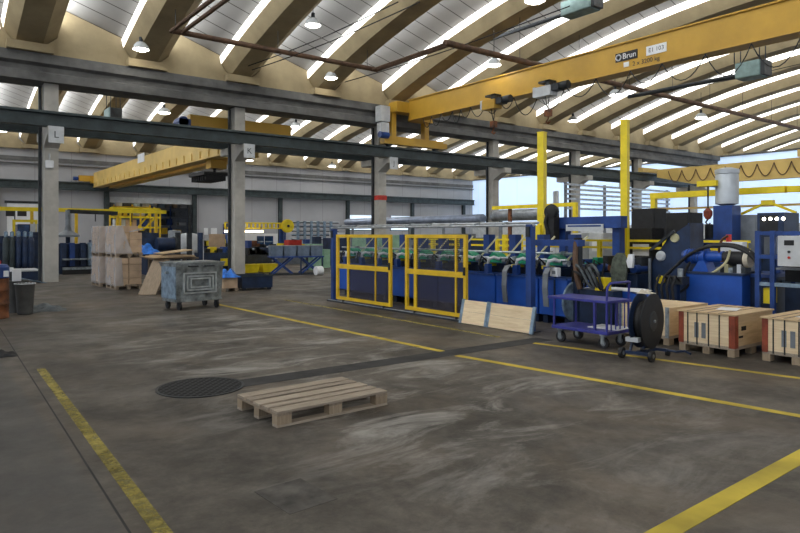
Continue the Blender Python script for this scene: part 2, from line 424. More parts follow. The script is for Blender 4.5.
# ================================================================ SHELL
YB, XE = 55.0, 53.0          # back wall, end partition
struct(MB().box(-25, -14, -.3, 95, YB + 16, 0).build('floor', 'floor'), 'worn grey-brown concrete floor with stains, scuffs and dark patches', 'floor')
# roof: arched trough beams with a sloped sheet between each two and a glow strip on each beam side
BX = [-8.1 + 3.8 * i for i in range(3)] + [3.35, 7.3, 11.2, 15.35, 19.6] + [19.6 + 3.85 * i for i in range(1, 16)]
M['strip'] = glazing_mat('beam_side_glow', (1, .985, .95), 1.7, 2.4, 'Y', .4)  # emission stands in for light bounced off the beam side
M['skyglass'] = glazing_mat('roof_glazing', (.95, .98, 1), 5.2, 2.4, 'Y', .1)
def arch(y, yc, hs): return 8.4 + 2.75 * (1 - ((y - yc) / hs) ** 2)
SEC = [(-.62, 0), (.62, 0), (1.0, .95), (-1.0, .95)]
SECB = [(-.42, 0), (.42, 0), (.9, .42), (.9, .80), (-.82, .80), (-.76, .5)]
ns = 26
def bay(y0, y1, place):
    yc, hs = (y0 + y1) / 2, (y1 - y0) / 2
    ys = [y0 + (y1 - y0) * i / ns for i in range(ns + 1)]
    for i, x in enumerate(BX):
        Z = [arch(y, yc, hs) for y in ys]
        b = MB().sweep([[(x + p, y, z + q) for p, q in SECB] for y, z in zip(ys, Z)])
        for yy, s in ((y0, 1), (y1, -1)):
            b.box(x - .72, yy, 8.13, x + .72, yy + s * .55, 8.42)
        bo = b.build('roof_beam', 'beige')
        struct(bo, 'arched beige concrete roof beam of the %s bay' % place, 'roof beam')['group'] = 'roof beams of the %s bay' % place
        MB().strip([(x - .82 - .014, y, z + .80) for y, z in zip(ys, Z)], [(x - .76 - .014, y, z + .5) for y, z in zip(ys, Z)]).build('glow_strip', 'strip', bo)  # glow laid over the solid beam side, imitating light from the roof glazing
        MB().strip([(x + .9, y, z + .80) for y, z in zip(ys, Z)], [(x + .9, y, z + 1.5) for y, z in zip(ys, Z)]).build('glazing', 'skyglass', bo)
        if i + 1 < len(BX):
            xn = BX[i + 1]
            sec = lambda z: [(x + .9, 0, z + 1.5), (xn - .82, 0, z + .80), (xn - .82, 0, z + .88), (x + .9, 0, z + 1.58)]
            p = MB().sweep([[(a, y, c) for a, _, c in sec(z)] for y, z in zip(ys, Z)]).build('roof_panel', 'roof_panel')
            struct(p, 'pale ribbed roof panel sloping between arched beams of the %s bay' % place, 'roof panel')['group'] = 'roof panels of the %s bay' % place
            for yy, s in ((y0, 1), (y1, -1)):
                g = MB().prism([(x + .5, 8.1), (xn - .5, 8.1), (xn - .43, 8.4), (xn - .9, 8.82), (xn - .9, 9.22), (x + .9, 9.92), (x + .9, 8.82), (x + .43, 8.4)], 'y', yy - s * .02, yy + s * .16).build('roof_spandrel', 'beige')
                struct(g, 'beige concrete infill between beam ends of the %s bay' % place, 'roof infill')['group'] = 'infills of the %s bay' % place
bay(-6.4, 26.0, 'near')
bay(26.6, YB - .1, 'far')
# girder line on columns
G = [(25.62, 8.12), (26.98, 8.12), (26.98, 7.78), (26.78, 7.70), (26.78, 7.52), (26.92, 7.44), (26.92, 7.16), (25.68, 7.16), (25.68, 7.44), (25.82, 7.52), (25.82, 7.70), (25.62, 7.78)]
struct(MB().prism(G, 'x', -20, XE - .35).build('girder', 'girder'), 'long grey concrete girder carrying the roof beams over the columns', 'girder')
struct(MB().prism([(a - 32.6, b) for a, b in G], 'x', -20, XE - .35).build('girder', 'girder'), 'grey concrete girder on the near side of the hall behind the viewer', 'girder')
def runway(y, name_label, x0=-20, x1=XE - .3, z0=5.5, z1=6.0):
    h = .17
    P = [(y - h, z0), (y + h, z0), (y + h, z0 + .05), (y + .04, z0 + .07), (y + .04, z1 - .07), (y + h, z1 - .05), (y + h, z1), (y + .04, z1), (y + .03, z1 + .06), (y - .03, z1 + .06), (y - .04, z1), (y - h, z1), (y - h, z1 - .05), (y - .04, z1 - .07), (y - .04, z0 + .07), (y - h, z0 + .05)]
    o = MB().prism(P, 'x', x0, x1).build('crane_runway', 'steel_green')
    return struct(o, name_label, 'crane runway')
RY, RY2 = 25.3, 27.3
runway(RY, 'dark green steel crane runway running along the near face of the columns')
runway(RY2, 'dark steel crane runway on the far side of the columns')
runway(YB - .55, 'dark steel crane runway along the back wall', z0=5.15, z1=5.72)
# columns
CX = [4.07, 11.27, 18.82, 26.92, 34.52, 41.65, 49.5]
for i, x in enumerate(CX):
    w = .23
    o = MB().box(x - w, 26.0, 0, x + w, 26.5, 7.17).box(x - .25, 25.05, 5.22, x + .25, 26.0, 5.5).prism([(25.3, 5.22), (26.0, 5.22), (26.0, 4.85)], 'x', x - .25, x + .25).box(x - .25, 26.6, 5.2, x + .25, 27.55, 5.5).build('column', 'column')
    struct(o, ('first grey concrete column from the left, with letter L plate', 'second grey concrete column, behind the low dark blue steel box', 'third grey concrete column, with a red painted band', 'fourth grey concrete column, left of the smaller yellow pipe frame', 'fifth grey concrete column, behind the rack of grey bars', 'sixth grey concrete column, right of the second tall yellow post', 'seventh grey concrete column, below the end of the girder')[i], 'column')
    MB().box(x - w - .13, 26.36, 0, x - w - .03, 26.46, 7.1).build('steel_channel', 'steel_dark', o)
    if i == 2:
        MB().box(x - w - .02, 25.97, 3.45, x + w + .02, 26.53, 3.68).build('painted_band', 'red', o)
# back wall, with a doorway opening and two windows
DX0, DX1, DZ = 12.75, 19.3, 4.3
WZ0, WZ1 = 2.2, 3.72
wins = [(35.6, 38.9), (40.9, 43.6)]
segs = [(-20, 0, DX0, 12), (DX0, DZ, DX1, 12), (DX1, 0, wins[0][0], 12)]
w = MB()
def wseg(x0, z0, x1, z1): w.box(x0, YB, z0, x1, YB + .3, z1)
wseg(-20, 0, DX0, 12.5); wseg(DX0, DZ, DX1, 12.5); wseg(DX1, 0, wins[0][0], 12.5)
for a, b in wins: wseg(a, 0, b, WZ0); wseg(a, WZ1, b, 12.5)
wseg(wins[0][1], 0, wins[1][0], 12.5); wseg(wins[1][1], 0, XE + .3, 12.5)
struct(w.build('wall_back', 'wall_panel'), 'pale grey panelled back wall of the hall', 'wall')
M['sky_pane'] = glazing_mat('window_daylight', (.72, .86, 1), .68, 9, 'X', .08)
for k, (a, b) in enumerate(wins):
    o = MB().box(a, YB + .12, WZ0, b, YB + .16, WZ1).build('window_%d' % (k + 1), 'sky_pane')
    struct(o, 'bright window low in the back wall', 'window')
    MB().box(a - .1, YB - .03, WZ0 - .08, b + .1, YB + .1, WZ0).box(a - .1, YB - .03, WZ0, a, YB + .1, WZ1).box(b, YB - .03, WZ0, b + .1, YB + .1, WZ1).build('window_frame', 'steel_dark', o)
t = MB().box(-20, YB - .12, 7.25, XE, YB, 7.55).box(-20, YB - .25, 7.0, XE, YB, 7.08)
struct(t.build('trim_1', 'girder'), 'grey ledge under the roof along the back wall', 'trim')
for k, x in enumerate((5.0, DX0 - .25, DX1 + .3, 27.8, 35.35, 43.75, 51.4)):
    struct(MB().box(x - .17, YB - .3, 0, x + .17, YB, 5.15).build('wall_post', 'steel_green'), 'dark steel post against the back wall', 'post')['group'] = 'posts along the back wall'
# end partition: pale daylit sheets
M['end_glass'] = glazing_mat('pale_blue_sheet', (.60, .77, 1), .43, 6, 'Y', .07)
o = MB().box(XE, -14, 2.6, XE + .06, YB, 8.1).build('window_3', 'end_glass')
struct(o, 'tall pale blue translucent glazing across the end of the hall', 'window')
f = MB().box(XE - .1, -14, 8.06, XE + .2, YB, 8.2)
f.build('window_frame', 'girder', o)
struct(MB().box(XE - .02, -14, 0, XE + .25, YB, 2.6).build('wall_end', 'pale_gray'), 'pale lower wall under the end glazing', 'wall')
# room behind the doorway
for nm, bx_, lb in (('wall_annex', (DX0 - 3, YB + 12, 0, DX1 + 7, YB + 12.2, 6), 'back wall of the room beyond the doorway'),
                    ('ceiling', (DX0 - 3, YB + .3, 5.2, DX1 + 7, YB + 12, 5.3), 'ceiling of the room beyond the doorway')):
    struct(MB().box(*bx_).build(nm, 'machine_gray'), lb, nm.split('_')[0])
for k, x in enumerate((DX0, DX1)):
    struct(MB().box(x - .12, YB - .08, 0, x + .12, YB + .35, DZ).build('trim_%d' % (k + 2), 'steel_dark'), 'dark steel jamb of the doorway in the back wall', 'trim')
struct(MB().box(DX0, YB - .08, DZ, DX1, YB + .05, DZ + .45).build('trim_4', 'pale_gray'), 'pale lintel box above the doorway in the back wall', 'trim')
# floor paint, trench, drain
def mark(p, q, wd, m, label, z=.004, name='floor_line', cat='floor line'):
    p = Vector((p[0], p[1], 0)); q = Vector((q[0], q[1], 0)); n = (q - p).normalized().cross(Vector((0, 0, 1))) * wd / 2
    o = MB().prism([((p + n).x, (p + n).y), ((q + n).x, (q + n).y), ((q - n).x, (q - n).y), ((p - n).x, (p - n).y)], 'z', .0004, z).build(name, m)
    return struct(o, label, cat)
mark((6.02, 15.36), (6.22, 7.09), .11, 'line', 'yellow floor line from the waste container to the trench strip')
mark((6.17, 6.72), (6.72, 2.3), .11, 'line', 'yellow floor line on the right side of the trench strip')
mark((7.83, 15.2), (7.84, 7.5), .09, 'line_worn', 'faded yellow floor line along the foot of the fence')
mark((7.85, 6.75), (8.46, 3.1), .09, 'line', 'yellow floor line passing under the trolley and the cable reel')
mark((1.335, 9.3), (1.142, 3.2), .095, 'line_worn', 'worn yellow floor line on the left side of the aisle')
mark((2.9, 1.99), (9.0, 2.12), .14, 'line_near', 'wide yellow floor line crossing in the near corner')
M['joint'] = mat('floor_joint_dark', (.035, .035, .034), .9)
M['trench'] = mat('trench_fill', (.038, .037, .036), .85, scale=3, vary=.4, bump=.2)
M['patch'] = mat('floor_patch_dark', (.095, .086, .074), .85, scale=5, vary=.35, bump=.2)
a, b = gr(0, 328), gr(130, 533)
mark((a.x - .1 * (b.x - a.x), a.y - .1 * (b.y - a.y)), (b.x + .3 * (b.x - a.x), b.y + .3 * (b.y - a.y)), .014, 'joint', 'thin dark joint in the floor beside the worn yellow line', .002, 'floor_joint', 'floor joint')
mark((2.9, 6.98), (8.3, 6.92), .36, 'trench', 'dark filled trench strip crossing the aisle to the drain', .002, 'floor_trench', 'floor trench')
mark((1.84, 3.76), (2.2, 3.78), .46, 'patch', 'small dark square patch in the floor in front of the pallet', .002, 'floor_patch', 'floor patch')
d = thing('drain_grate', 'round dark iron drain grate set in the floor behind the pallet', 'drain', (2.6, 7.08, 0))
MB().cyl((0, 0, .0005), (0, 0, .008), .45, n=48).build('grate', 'grate', d)
MB().lathe([(.45, .0005), (.45, .010), (.48, .010), (.48, .0005)], n=48).build('rim', 'steel_dark', d)
# ================================================================ CRANES, LAMPS, PIPES
# near crane: one girder across the near bay, riding the runway on two uprights
cr = thing('overhead_crane', 'large orange-yellow overhead crane with two hoists and black logo plate', 'crane', (19.5, 25.3, 6.06))
def lb(x0, y0, z0, x1, y1, z1): return (x0 - 19.5, y0 - 25.3, z0 - 6.06, x1 - 19.5, y1 - 25.3, z1 - 6.06)
def lp(p): return (p[0] - 19.5, p[1] - 25.3, p[2] - 6.06)
g = MB().box(*lb(19.5, -5.2, 7.36, 20.0, 24.7, 8.28)).box(*lb(19.42, -5.2, 7.30, 20.08, 24.7, 7.36)).box(*lb(19.44, -5.2, 8.28, 20.06, 24.7, 8.33)).build('main_girder', 'crane', cr)
MB().box(*lb(18.75, 24.7, 7.7, 20.3, 25.35, 8.2)).build('head_beam', 'crane', cr)
MB().box(*lb(18.3, 25.12, 6.16, 22.1, 25.48, 6.55)).box(*lb(22.1, 25.16, 6.2, 22.4, 25.44, 6.45)).build('end_carriage', 'crane', cr)
for x in (18.9, 21.0):
    MB().box(*lb(x - .14, 25.14, 6.55, x + .14, 25.46, 8.1 if x < 20 else 7.75)).build('upright', 'crane', cr)
MB().box(*lb(20.0, 24.9, 7.4, 21.2, 25.4, 7.75)).build('brace', 'crane', cr)
for x in (18.7, 21.7):
    MB().cyl(lp((x, 25.2, 6.26)), lp((x, 25.4, 6.26)), .2).build('wheel', 'steel_dark', cr)
MB().box(*lb(18.0, 25.0, 7.2, 18.55, 25.45, 7.95)).box(*lb(18.05, 25.0, 6.65, 18.5, 25.4, 7.15)).build('control_cabinet', 'pale_gray', cr)
MB().cyl(lp((18.0, 25.1, 6.55)), lp((18.5, 25.1, 6.55)), .16).build('drive_motor', 'blue', cr)
def plate(u0, v0, u1, v1, m, X=19.5):
    a, b = ax(u0, v0, X), ax(u1, v1, X)
    return a, b
fx = 19.5
RX = (PI / 2, 0, -PI / 2)     # lettering that faces the viewer's side (-x)
c = ax(626.5, 56, fx); MB().box(*lb(fx - .02, c.y - .42, c.z - .15, fx, c.y + .42, c.z + .15)).build('logo_plate', 'black', cr)
text('Brun', .27, 'white', cr, lp((fx - .022, c.y - .12, c.z)), RX)
MB().lathe([(.075, 0), (.075, .004), (.115, .004), (.115, 0)], (c.x - 19.5 - .026, c.y + .3 - 25.3, c.z - 6.06), 'x', 20).build('logo_ring', 'white', cr)
c2 = ax(656.5, 49, fx); MB().box(*lb(fx - .02, c2.y - .36, c2.z - .15, fx, c2.y + .36, c2.z + .15)).build('number_plate', 'white', cr)
text('E1 103', .2, 'steel_dark', cr, lp((fx - .022, c2.y, c2.z)), RX)
c3 = ax(646, 61, fx); text('2 x 3200 kg', .21, 'steel_dark', cr, lp((fx - .012, c3.y, c3.z)), RX)
c4_ = ax(626.5, 64.5, fx); MB().box(*lb(fx - .02, c4_.y - .1, c4_.z - .08, fx, c4_.y + .1, c4_.z + .08)).build('sticker', 'white', cr)
for (u, v, body) in ((491, 105, 'crane'), (545, 92, 'pale_gray')):
    p = ax(u, v, 19.2)
    MB().box(*lb(18.96, p.y - .42, p.z - .2, 19.4, p.y + .3, p.z + .17)).build('hoist_body', body, cr)
    MB().box(*lb(18.98, p.y + .3, p.z - .18, 19.41, p.y + .42, p.z + .2)).build('hoist_cover', 'pale_gray', cr)
    MB().box(*lb(19.02, p.y - .75, p.z - .05, 19.38, p.y - .425, p.z + .2)).cyl(lp((19.2, p.y - 1.1, p.z + .1)), lp((19.2, p.y - .7, p.z + .1)), .15).build('hoist_drive', 'steel_dark', cr)
    t = MB()
    for dx in (-.12, .12): t.tube([lp((19.2 + dx, p.y - .1, p.z - .15)), lp((19.2, p.y - .15, p.z - .72))], .02)
    t.build('hoist_rope', 'black', cr)
    MB().box(*lb(19.1, p.y - .27, p.z - .95, 19.3, p.y - .03, p.z - .7)).tube([lp((19.2, p.y - .15, p.z - .95)), lp((19.2, p.y - .15, p.z - 1.05)), lp((19.2, p.y - .05, p.z - 1.15)), lp((19.2, p.y - .15, p.z - 1.22)), lp((19.2, p.y - .25, p.z - 1.16))], .03).build('hook_block', 'orange', cr)
    MB().box(*lb(19.1, p.y - .3, p.z + .17, 19.3, p.y - .1, p.z + .42)).box(*lb(19.1, p.y - .3, p.z + .34, 19.5, p.y + .25, p.z + .42)).build('hoist_trolley', 'steel_dark', cr)
def loop(y0, y1, x, z, drop, n=9):
    return [(x, y0 + (y1 - y0) * i / n, z - drop * (1 - (2 * i / n - 1) ** 2)) for i in range(n + 1)]
random.seed(3)
y = 23.6
while y > 6:
    st = random.uniform(.55, .9) if y > 18 else random.uniform(1.0, 1.5)
    MB().tube([lp(p) for p in loop(y, y - st, 19.47, 7.28, random.uniform(.35, .6) if y > 18 else random.uniform(.5, .85))], .018, 6).build('festoon_cable', 'black', cr)
    y -= st
# far crane: twin girders across the far bay
fc = thing('overhead_crane', 'yellow twin-girder overhead crane in the far bay with stiffener plates and white sticker', 'crane', (11.9, 41, 5.5))
def l2(p): return (p[0] - 11.9, p[1] - 41, p[2] - 5.5)
def b2(x0, y0, z0, x1, y1, z1): return l2((x0, y0, z0)) + l2((x1, y1, z1))
for x in (11.35, 12.5):
    m = MB().box(*b2(x, 28.0, 5.42, x + .55, 53.9, 6.5)).box(*b2(x - .06, 28.0, 5.36, x + .61, 53.9, 5.42)).build('main_girder', 'crane_pale', fc)
for k in range(22): MB().box(*b2(11.3, 28.6 + k * 1.16, 5.44, 11.352, 28.72 + k * 1.16, 5.8)).build('stiffener', 'crane_pale', fc)
MB().box(*b2(9.5, 27.1, 6.2, 14.3, 27.5, 6.85)).box(*b2(11.2, 27.5, 6.1, 13.2, 28.2, 6.5)).build('end_carriage', 'crane', fc)
MB().box(*b2(10.4, YB - .75, 5.85, 13.9, YB - .4, 6.3)).box(*b2(11.2, 53.9, 5.7, 13.2, YB - .4, 6.2)).build('end_carriage', 'crane', fc)
MB().cyl(l2((10.35, YB - .58, 6.05)), l2((10.0, YB - .58, 6.05)), .14).build('buffer', 'blue', fc)
MB().box(*b2(9.0, 27.0, 6.2, 9.5, 27.6, 6.62)).cyl(l2((9.2, 27.0, 6.5)), l2((9.2, 27.7, 6.5)), .22).build('drive_motor', 'blue', fc)
p = ax(141, 158, 11.34); MB().box(*b2(11.33, p.y - .7, p.z - .27, 11.35, p.y + .7, p.z + .27)).build('sticker', 'white', fc)
MB().box(*b2(11.2, 30.6, 6.5, 13.2, 32.2, 7.0)).cyl(l2((11.5, 31.2, 6.9)), l2((12.9, 31.2, 6.9)), .35).build('trolley', 'crane', fc)
MB().box(*b2(11.6, 30.2, 4.95, 12.4, 30.9, 5.36)).build('hook_block', 'crane', fc)
h = MB().box(*b2(11.0, 29.5, 4.55, 12.2, 31.6, 4.7))
for k in range(7): h.box(*b2(11.1, 29.6 + k * .3, 4.3, 12.1, 29.68 + k * .3, 4.56))
h.bar(l2((11.9, 30.5, 4.7)), l2((11.9, 30.5, 5.0)), .12).build('lifting_beam', 'black', fc)
# end crane with festoon scallops
ec = thing('overhead_crane', 'pale yellow overhead crane near the end glazing with scalloped festoon cable', 'crane', (42, 25.3, 6.06))
def l3(p): return (p[0] - 42, p[1] - 25.3, p[2] - 6.06)
def b3(x0, y0, z0, x1, y1, z1): return l3((x0, y0, z0)) + l3((x1, y1, z1))
MB().prism([(24.9 - 25.3, -.3), (24.9 - 25.3, .25), (-31, .25), (-31, -.92), (22.3 - 25.3, -.92)], 'x', 0, .6).build('main_girder', 'crane_pale', ec)
MB().box(*b3(40.6, 25.12, 6.1, 44, 25.48, 6.4)).build('end_carriage', 'crane_pale', ec)
MB().box(*b3(41.8, 14.0, 6.34, 43, 15.8, 6.75)).build('trolley', 'crane_pale', ec)
y = 24.0
while y > 10:
    MB().tube([l3(q) for q in loop(y, y - .98, 41.93, 6.12, .78, 10)], .03, 6).build('festoon_cable', 'rust_pipe', ec); y -= .98
# roof lamps
def lamp(u, v, Y, label, s=.30, rod=1.4):
    p = ay(u, v, Y)
    t = thing('high_bay_lamp', label, 'lamp', p, 0, 'high bay lamps under the roof')
    MB().lathe([(s * .5, .2), (s * .8, .1), (s, -.06), (s * .97, -.06), (s * .75, .08), (s * .4, .17)], n=18).build('reflector', 'pale_gray', t, True)
    MB().lathe([(0, -.12), (s * .6, -.1), (s * .9, -.04), (s * .7, .04), (0, .06)], n=18).build('bulb', 'lamp', t, True)
    MB().cyl((0, 0, .17), (0, 0, rod), .015, n=6).cyl((0, 0, .17), (0, 0, .4), .07, n=8).build('hanger', 'steel_dark', t)
lamp(141, 48, 24.6, 'glowing roof lamp under the second arched beam from the left, above the girder')
lamp(331, 77, 24.6, 'glowing roof lamp under the fourth arched beam, just above the concrete girder')
lamp(313, 24, 20.5, 'glowing roof lamp against the ribbed panel above the brown pipe')
lamp(494, 64, 18.5, 'glowing roof lamp under the beam above the crane hoists')
lamp(535, -1, 12.0, 'glowing roof lamp cut by the top edge of the photo')
lamp(573, 120, 24.3, 'glowing roof lamp low over the girder near the first tall yellow post')
lamp(615, 94, 18.5, 'glowing roof lamp just below the crane girder near the writing')
lamp(701, 117, 18.5, 'glowing roof lamp behind the long brown pipe on the right', .34)
lamp(249, 160, 52.5, 'glowing lamp in the far bay beside the second column', .42, 1.0)
lamp(332, 166, 52.5, 'glowing lamp in the far bay between the second and third columns', .42, 1.0)
lamp(164, 112, 36, 'glowing lamp in the far bay above the twin-girder crane', .36)
lamp(296, 126, 36, 'glowing lamp in the far bay right of the crane end carriage', .36)
lamp(2, 130, 44, 'glowing lamp in the far bay at the left edge of the photo', .36)
lamp(404, 163, 52, 'glowing lamp in the far bay right of the third column', .42, 1.0)
# sprinkler pipe
pz, ya, yc_ = 8.75, 22.3, 17.6
xc = ay(377, 66, ya).x
t = thing('sprinkler_pipe', 'long rusty brown pipe hung in a zigzag under the roof beams', 'pipe', (xc, ya, pz))
def l4(p): return (p[0] - xc, p[1] - ya, p[2] - pz)
xs = ay(172, 28, ya).x
MB().cyl(l4((xs, ya, pz)), l4((xc, ya, pz)), .10, n=10).build('pipe_run', 'rust_pipe', t)
MB().cyl(l4((xc, ya, pz)), l4((xc, yc_, pz)), .085, n=10).cyl(l4((xc - .3, ya, pz - .05)), l4((xc - .3, yc_, pz - .05)), .05, n=8).build('pipe_run', 'rust_pipe', t)
MB().cyl(l4((xc - .3, yc_, pz)), l4((52.5, yc_, pz)), .12, n=10).build('pipe_run', 'rust_pipe', t)
MB().cyl(l4((xs, ya + .1, pz)), l4((xs, 12, pz)), .07, n=8).cyl(l4((xs + .35, ya + .1, pz)), l4((xs + .35, 12, pz)), .07, n=8).build('pipe_run', 'rust_pipe', t)
for x in BX:
    if xs < x < xc: MB().cyl(l4((x, ya, pz)), l4((x, ya, arch(ya, 9.8, 16.2) + .05)), .012, n=5).build('hanger', 'steel_dark', t)
    if xc < x < 52: MB().cyl(l4((x, yc_, pz)), l4((x, yc_, arch(yc_, 9.8, 16.2) + .05)), .012, n=5).build('hanger', 'steel_dark', t)
# slack cables and heaters under the roof
def cable(pts, label, r=.02, m='black'):
    return tag(MB().tube(pts, r, 6).build('roof_cable', m), label, 'cable')
for (a, b_, yy, lb_) in (((248, 66), (398, 2), (25, 16.5), 'upper black cable running under the roof from the girder past the roof lamp'),
                     ((252, 70), (420, 2), (25, 16), 'lower black cable running under the roof beside its twin'),
                     ((345, 82), (570, 6), (25, 13), 'black cable running under the roof above the crane end'),
                     ((640, 96), (800, 64), (25, 13), 'dark cable running behind the heater on the right')):
    p, q = ay(a[0], a[1], yy[0]), ay(b_[0], b_[1], yy[1])
    cable([p.lerp(q, i / 10) - Vector((0, 0, .12 * math.sin(PI * i / 10))) for i in range(11)], lb_)
def heater(u, v, X, label, w=1.0):
    p = ax(u, v, X)
    t = thing('unit_heater', label, 'heater', p)
    MB().box(-.35, -.35, -.3, .35, w - .2, .3, bev=.05).build('body', 'green_gray', t)
    MB().box(-.3, -.5, -.26, .3, -.35, .26).build('outlet', 'steel_dark', t)
    h = MB()
    for dx in (-.25, .25):
        for dy in (-.3, .6): h.cyl((dx, dy, .3), (dx, dy, 1.9), .02, n=5)
    h.build('hanger', 'steel_dark', t)
    MB().cyl((0, w - .2, -.1), (0, w + 4.5, -.1), .09, n=8).build('flue_pipe', 'steel_dark', t)
heater(754, 70, 25, 'grey-green unit heater hanging below the crane girder on the right', .75)
heater(588, 4, 21.5, 'grey-green unit heater cut by the top edge of the photo', 1.3)
heater(114, 114, 9.0, 'small grey-green unit heater seen past the runway in the far bay', 1.0)
# letter plates on the column brackets
for x, ch in ((4.07, 'L'), (11.27, 'K'), (18.82, 'J')):
    t = thing('letter_plate', {'L': 'square white plate with letter L on the first column bracket', 'K': 'square plate with dark letter K on the second column bracket', 'J': 'square plate on the third column bracket above the red band'}[ch], 'sign', (x, 25.045, 5.2))
    MB().box(-.24, -.012, -.28, .24, .02, .3).build('plate', 'pale_gray', t)
    text(ch, .34, 'steel_dark', t, (0, -.013, .0), (PI / 2, 0, 0))
t = thing('wall_box', 'small white box fixed to the first column below the letter plate', 'box', (4.0, 25.99, 4.25))
MB().box(-.13, -.1, -.14, .13, .03, .14, bev=.02).build('housing', 'white', t); MB().cyl((0, -.05, .14), (0, -.05, .38), .03, n=8).build('conduit', 'pale_gray', t)
# ================================================================ THINGS ON THE OPEN FLOOR
def pallet_parts(parent, Lx=1.2, Ly=.8, gaps=True, z=0.0, mats=('wood', 'wood_y', 'wood_end')):
    """flat pallet: five deck boards along x, three stringers along y, nine blocks, three skids"""
    hy = Ly / 2
    for k, (c, wd) in enumerate(((-hy + .0725, .145), (-hy + .235, .10), (0, .145), (hy - .235, .10), (hy - .0725, .145))):
        MB().box(-Lx / 2, c - wd / 2, z + .122, Lx / 2, c + wd / 2, z + .144, bev=.003).build('deck_board', mats[0], parent)
    for x in (-Lx / 2 + .0725, 0, Lx / 2 - .0725):
        MB().box(x - .0725, -hy, z + .10, x + .0725, hy, z + .1215).build('stringer', mats[1], parent)
        for y in (-hy + .05, 0, hy - .05):
            MB().box(x - .0725, y - .05, z + .022, x + .0725, y + .05, z + .0995, bev=.002).build('block', mats[2], parent)
    for y in (-hy + .05, 0, hy - .05):
        MB().box(-Lx / 2, y - .05, z, Lx / 2, y + .05, z + .0215).build('skid', mats[0], parent)
pt = thing('pallet', 'empty weathered wooden pallet lying alone on the open floor', 'pallet', (3.20, 5.60, 0), .03)
pallet_parts(pt, 1.24, .82)

# waste container
wc = thing('waste_container', 'dented galvanised waste container on four castors with a flat lid', 'waste container', (5.27, 14.88, 0), .12)
def taper(x0, y0, x1, y1, z0, X0, Y0, X1, Y1, z1, mb=None):
    mb = mb or MB()
    return mb.sweep([[(x0, y0, z0), (x1, y0, z0), (x1, y1, z0), (x0, y1, z0)], [(X0, Y0, z1), (X1, Y0, z1), (X1, Y1, z1), (X0, Y1, z1)]])
b = taper(-.55, -.34, .55, .34, .22, -.58, -.38, .58, .38, 1.02)
b.box(-.6, -.41, .99, .6, .41, 1.05).box(-.57, -.36, .19, .57, .36, .24)
b.build('body', 'galv_old', wc)
for k, (mx, mz) in enumerate(((.10, .10), (.19, .2), (.28, .28))):
    q = MB(); a0, a1, z0, z1 = -.5 + mx * .9, .5 - mx * .9, .30 + mz * .7, .92 - mz * .7
    t_ = .016; yy = -.385 - k * .004
    q.box(a0, yy - t_, z0, a1, yy + .04, z0 + .03).box(a0, yy - t_, z1 - .03, a1, yy + .04, z1).box(a0, yy - t_, z0, a0 + .03, yy + .04, z1).box(a1 - .03, yy - t_, z0, a1, yy + .04, z1)
    q.build('pressed_rib', 'rib_galv', wc)
MB().box(-.59, -.36, .26, -.565, .36, 1.0).build('side_panel', 'galv_blue', wc)
MB().box(-.62, -.43, 1.052, .62, .43, 1.085, bev=.01).box(-.5, -.36, 1.085, .5, .36, 1.10).build('lid', 'galv_old', wc)
for sx in (-1, 1):
    MB().tube([(sx * .3, -.41, 1.0), (sx * .3, -.48, 1.0), (sx * .1, -.48, 1.0), (sx * .1, -.41, 1.0)], .015).build('handle', 'steel_dark', wc)
    MB().cyl((sx * .59, 0, .85), (sx * .66, 0, .85), .03).build('trunnion', 'galv', wc)
    for sy in (-1, 1):
        c = MB().cyl((sx * .46 - .025, sy * .29, .09), (sx * .46 + .025, sy * .29, .09), .09).build('castor', 'black', wc, True)
        MB().box(sx * .46 - .04, sy * .29 - .05, .17, sx * .46 + .04, sy * .29 + .05, .2).box(sx * .46 - .04, sy * .29 - .03, .08, sx * .46 - .028, sy * .29 + .03, .18).box(sx * .46 + .028, sy * .29 - .03, .08, sx * .46 + .04, sy * .29 + .03, .18).build('fork', 'steel_dark', c)

# wrapped carton loads, two high, two stacks
random.seed(5)
def load(loc, label, top, rz=0.0):
    t = thing('pallet_load', label, 'pallet load', loc, rz, 'wrapped carton loads stacked two high')
    p = MB()
    for y in (-.55, 0, .55): p.box(-.4, y - .07, .10, .4, y + .07, .122)
    for x in (-.35, -.17, 0, .17, .35): p.box(x - .06, -.6, .122, x + .06, .6, .144)
    for x in (-.35, 0, .35):
        for y in (-.53, 0, .53): p.box(x - .05, y - .07, .02, x + .05, y + .07, .1)
        p.box(x - .05, -.6, 0, x + .05, .6, .02)
    p.build('pallet', 'wood_y', t)
    nl = 4
    for l in range(nl):
        z0 = .146 + l * .212
        for i in range(2):
            for j in range(3):
                if top and l == nl - 1 and i == 1 and j == 0: continue
                d = random.uniform(-.006, .006)
                MB().box(-.395 + i * .395 + .009, -.59 + j * .394 + .009 + d, z0, -.395 + (i + 1) * .395 - .009, -.59 + (j + 1) * .394 - .009 + d, z0 + .204, bev=.006).build('carton', 'carton', t)
    f = MB(); z1 = .146 + nl * .212 + .004
    f.strip([(-.41, .61, .1), (-.41, -.608, .1), (-.16 if not top else .1, -.608, .1)], [(-.41, .61, z1), (-.41, -.608, z1), (-.22, -.608, z1)])
    if top:
        f.strip([(-.41, .6, z1), (-.41, -.608, z1)], [(.0, .6, z1 + .01), (.1, -.608, z1 + .01)])
        f.strip([(.0, -.612, .78), (.41, -.612, .88)], [(.0, -.612, .83), (.41, -.612, .93)])
    f.build('stretch_film', 'film', t)
    return t
load((5.47, 21.72, 0), 'wrapped carton load on a pallet, lower one of the nearer stack', False)
load((5.47, 21.72, 1.0), 'wrapped carton load with an open corner, on top of the nearer stack', True, .02)
load((5.36, 23.3, 0), 'wrapped carton load on a pallet, lower one of the stack behind', False)
load((5.36, 23.3, 1.0), 'wrapped carton load on top of the stack behind the nearer one', False, -.02)

